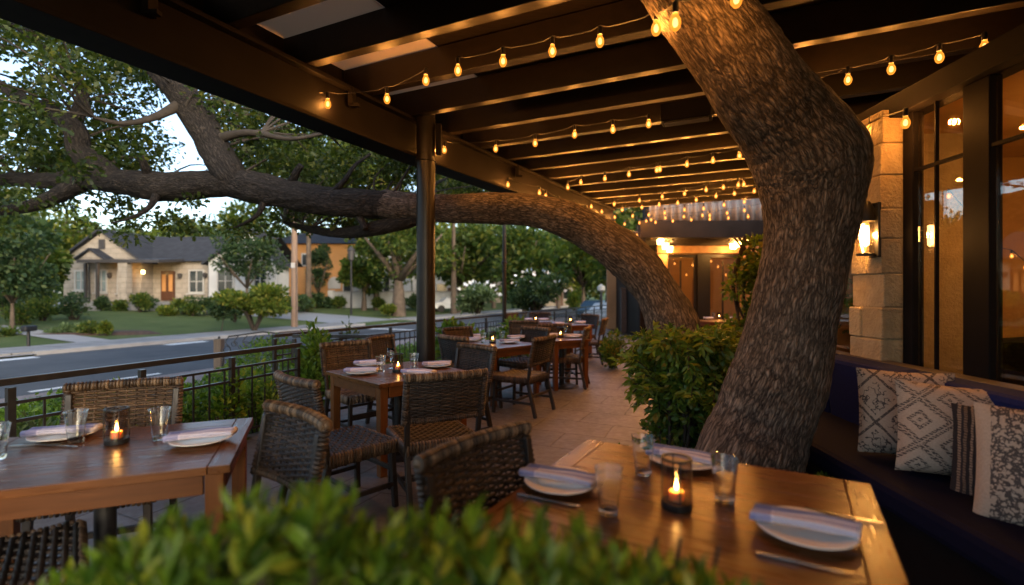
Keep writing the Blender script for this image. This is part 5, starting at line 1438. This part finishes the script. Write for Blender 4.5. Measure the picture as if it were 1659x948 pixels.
string('added string of bulbs behind the far glass doors, warming the glazing',[(1093,428,-16.6),(1103,436,-16.6),(1112,446,-16.7),(1122,430,-16.8),(1152,424,-16.6),(1163,433,-16.6),(1176,446,-16.7),(1188,436,-16.8),(1193,424,-16.9)])  # added bulbs, put behind the panes to give the glazing warm points of light
def inside(x,y,z): return Vector((XW(0),0,z))+W3@Vector((x,y,0))
dim=bpy.data.lights.new('reflection_bulb_light','POINT'); dim.energy=.22; dim.color=(1,.45,.12); dim.shadow_soft_size=.015
def reflection_string(label,a,b,n):  # added bulbs behind the glass, in place of reflected patio strings
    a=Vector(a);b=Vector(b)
    o=thing('string_light',label,'string lights',tuple(a),0,'bulbs standing in for window reflections'); c=[]
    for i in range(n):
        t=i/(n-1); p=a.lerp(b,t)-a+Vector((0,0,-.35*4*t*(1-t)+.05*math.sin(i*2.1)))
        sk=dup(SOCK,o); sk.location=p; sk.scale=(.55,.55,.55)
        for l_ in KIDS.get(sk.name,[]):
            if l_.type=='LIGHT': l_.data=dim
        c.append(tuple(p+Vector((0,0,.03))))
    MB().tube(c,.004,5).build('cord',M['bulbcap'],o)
reflection_string('added string of small bulbs standing in for reflections in the left window',inside(3.9,-.45,2.25),inside(5.0,-2.4,2.0),9)
reflection_string('added string of small bulbs standing in for reflections in the right window',inside(2.9,-.8,2.25),inside(5.0,-3.6,2.1),11)
string('last string of bulbs along the far roof edge',[(1013,377,-12.6),(1032,382,-12.8),(1050,384,-13),(1056,386,-13.1)])

# ================================================================== shrub in its planter and hedge in front
fb=thing('fern_shrub','big leafy fern and ivy shrub growing on the patio between the two trunks','shrub',(1.52,4.25,0))
Ps=[];Ds=[]; st_=MB()
for k in range(190):                                              # fronds
    a=rnd.random()*6.28; ht=rnd.uniform(.05,.60); out=rnd.uniform(.2,.47)*(1.1-.45*ht); dro=rnd.uniform(0,.8)
    base=(rnd.uniform(-.2,.2),rnd.uniform(-.2,.2),0.0)
    tip=(base[0]+math.cos(a)*out,base[1]+math.sin(a)*out,ht*1.05-dro*.35+.05); mid=(base[0]+math.cos(a)*out*.55,base[1]+math.sin(a)*out*.55,ht*.95)
    c=[np.array(q)+np.array([0,0,.56]) for q in spl([base,mid,tip],6)]
    st_.tube([tuple(q) for q in c],.004,4,False)
    for j in range(3,len(c)):
        dv=c[j]-c[j-1]; dv/=np.linalg.norm(dv)+1e-9; sd_=np.cross(dv,[0,0,1])
        for s_ in (-1,1):
            for e_ in (0,.5):
                Ps.append(c[j]-(c[j]-c[j-1])*e_+rng.normal(size=3)*.012); Ds.append(sd_*s_*.9+dv*.6+rng.normal(size=3)*.25)
for k in range(26):
    a=rnd.random()*6.28; r=rnd.uniform(.03,.2); st_.tube([(math.cos(a)*r,math.sin(a)*r,-.02),(math.cos(a+.3)*r*1.4,math.sin(a+.3)*r*1.4,.35),(math.cos(a)*r*1.1,math.sin(a)*r*1.1,.75)],[.018,.013,.007],6)
st_.build('stems',M['twig'],fb)
P_=np.array(Ps);D_=np.array(Ds)
leaves('fronds',P_,D_,rng.uniform(.055,.10,len(P_)),M['fern'],fb,.40,LEAF_FINE,True)
Ps=[];Ds=[]
for k in range(80):                                               # hanging ivy clumps
    a=rnd.random()*6.28; r=rnd.uniform(.15,.44); z=.08+rnd.random()**.8*1.0
    if z<.6: r=rnd.uniform(.12,.30+.12*z)
    p,d=clump_pts((r*math.cos(a),r*math.sin(a),z),(.11,.11,.13),46,.2); Ps.append(p);Ds.append(d+rng.normal(size=p.shape)*.5+np.array([0,0,-.3]))
P_=np.concatenate(Ps);D_=np.concatenate(Ds)
leaves('ivy',P_,D_,rng.uniform(.045,.085,len(P_)),M['vineleaf'],fb,.62,LEAF_FINE,True)
bush('small leafy plant at the foot of the big trunk by the bench',1.98,3.02,0,.17,.20,420,.075,M['fern'])
bush('low ferny plant on the floor left of the big fern shrub',.93,4.0,0,.15,.12,260,.10,M['fern'])
# foreground hedge
prof_u=[60,130,200,270,330,400,480,530,580,620,680,740,830,900,960,1000,1080,1150,1215]
prof_v=[935,905,865,820,846,800,792,776,822,856,812,826,832,826,846,868,884,922,950]
def topv(u): return float(np.interp(u,prof_u,prof_v))
hd=thing('hedge','bright green leafy hedge out of focus along the bottom of the photo','hedge',(-.1,.95,0))
HO=np.array([-.1,.95,0]); Ps=[];Ds=[];Ls=[]; sm=MB()
k=0
while k<360:
    Y=rnd.uniform(.74,1.16); u=rnd.uniform(20,1230); v=topv(u)+10+abs(rnd.gauss(0,1))*50+rnd.uniform(-14,30)
    p=np.array(at(u,v,Y))-HO
    if u>1000: Y=min(Y,.95)
    lean_=np.array([rnd.gauss(0,.25),rnd.gauss(0,.25),1.0]); lean_/=np.linalg.norm(lean_)
    L=rnd.uniform(.09,.17); base=p-lean_*L
    if k%3==0: sm.tube([tuple(base+np.array([0,0,-.25])),tuple(base),tuple(p-lean_*.01)],[.004,.003,.0015],4,False)
    nl=rnd.randint(9,13)
    for j in range(nl):
        f=j/(nl-1); a=j*2.4+k; q=base+lean_*L*f*.92
        out=np.array([math.cos(a),math.sin(a),0]); up=.55+1.1*f
        Ps.append(q);Ds.append(out*(1.05-.55*f)+lean_*up);Ls.append(.064*(1.1-.38*f)*rnd.uniform(.8,1.15))
    k+=1
for kk in range(30):
    x=rnd.uniform(-.75,.5); y=rnd.uniform(-.15,.18); sm.tube([(x,y,0),(x+rnd.uniform(-.05,.05),y,.5),(x+rnd.uniform(-.08,.08),y,.95)],[.010,.008,.004],5)
sm.build('stems',M['twig'],hd)
leaves('foliage',np.array(Ps),np.array(Ds),np.array(Ls),M['shrubleaf'],hd,.34,LEAF_FINE,True)
pb=thing('planter_box','long dark planter box holding the foreground hedge','planter',(-.1,.95,0))
mb=MB()
for (c_,s_) in (((0,-.24,.25),(1.7,.03,.5)),((0,.24,.25),(1.7,.03,.5)),((-.835,0,.25),(.03,.449,.5)),((.835,0,.25),(.03,.449,.5))): mb.box(c_,s_)
mb.build('side_boards',M['beam'],pb); MB().box((0,0,.22),(1.63,.44,.40)).build('soil',M['soil'],pb)

# unseen wings added to keep sky light out of the patio
sw=thing('side_light_blocker','added tall stone wing behind the far vine, blocking sky light from the right','building',(11.4,7.4,0))
MB().box((0,0,2.4),(5.2,19.0,4.8)).build('wall',M['block'],sw); MB().box((0,0,4.9),(5.6,19.4,.2)).build('roof',M['roofing'],sw)
for i in range(4): MB().box((-2.62,-7+i*4.2,1.6),(.08,1.2,1.7)).build('window',M['trimdark'],sw)
rw=thing('rear_light_blocker','added stone wing behind the viewer, blocking part of the sky light','building',(5.0,-2.4,0))  # added out of view; cuts sky light, left open on one side for fill
MB().box((0,0,1.7),(7.4,.3,3.4)).build('wall',M['block'],rw); MB().box((0,-.02,3.5),(7.6,.5,.2)).build('eave',M['beam'],rw)
# ================================================================== light, sky, camera
w=bpy.data.worlds.new('World'); scene.world=w; w.use_nodes=True
nt=w.node_tree; bg=nt.nodes['Background']
sky=nt.nodes.new('ShaderNodeTexSky'); sky.sky_type='NISHITA'; sky.sun_disc=False
SE,SA=R(22),R(150)                                                 # low hazy sun behind the viewer, to the right
sky.sun_elevation=SE; sky.sun_rotation=SA; sky.air_density=1.0; sky.dust_density=2.2; sky.ozone_density=1.0
nt.links.new(sky.outputs[0],bg.inputs[0]); bg.inputs[1].default_value=.118
sl=bpy.data.lights.new('sun','SUN'); sl.energy=.2; sl.angle=R(14); sl.color=(1,.92,.82)
so=bpy.data.objects.new('sun',sl); COL.objects.link(so)
sd=Vector((math.sin(SA)*math.cos(SE),math.cos(SA)*math.cos(SE),math.sin(SE)))
so.rotation_euler=(-sd).to_track_quat('-Z','Y').to_euler(); so.location=sd*60
cam=bpy.data.cameras.new('camera'); co=bpy.data.objects.new('camera',cam); COL.objects.link(co)
co.location=(0,0,H); co.rotation_euler=(R(90),0,0); cam.sensor_width=36; cam.lens=36*F/1659
cam.clip_start=.05; cam.clip_end=2000
cam.dof.use_dof=True; cam.dof.focus_distance=4.0; cam.dof.aperture_fstop=.95
scene.camera=co
vs=scene.view_settings; vs.view_transform='Standard'; vs.look='None'; vs.exposure=1.92; vs.gamma=1; vs.use_curve_mapping=False
cy=scene.cycles; cy.max_bounces=7; cy.diffuse_bounces=3; cy.glossy_bounces=4; cy.transmission_bounces=7; cy.transparent_max_bounces=10
cy.use_denoising=True; cy.sample_clamp_indirect=6; cy.caustics_reflective=False; cy.caustics_refractive=False
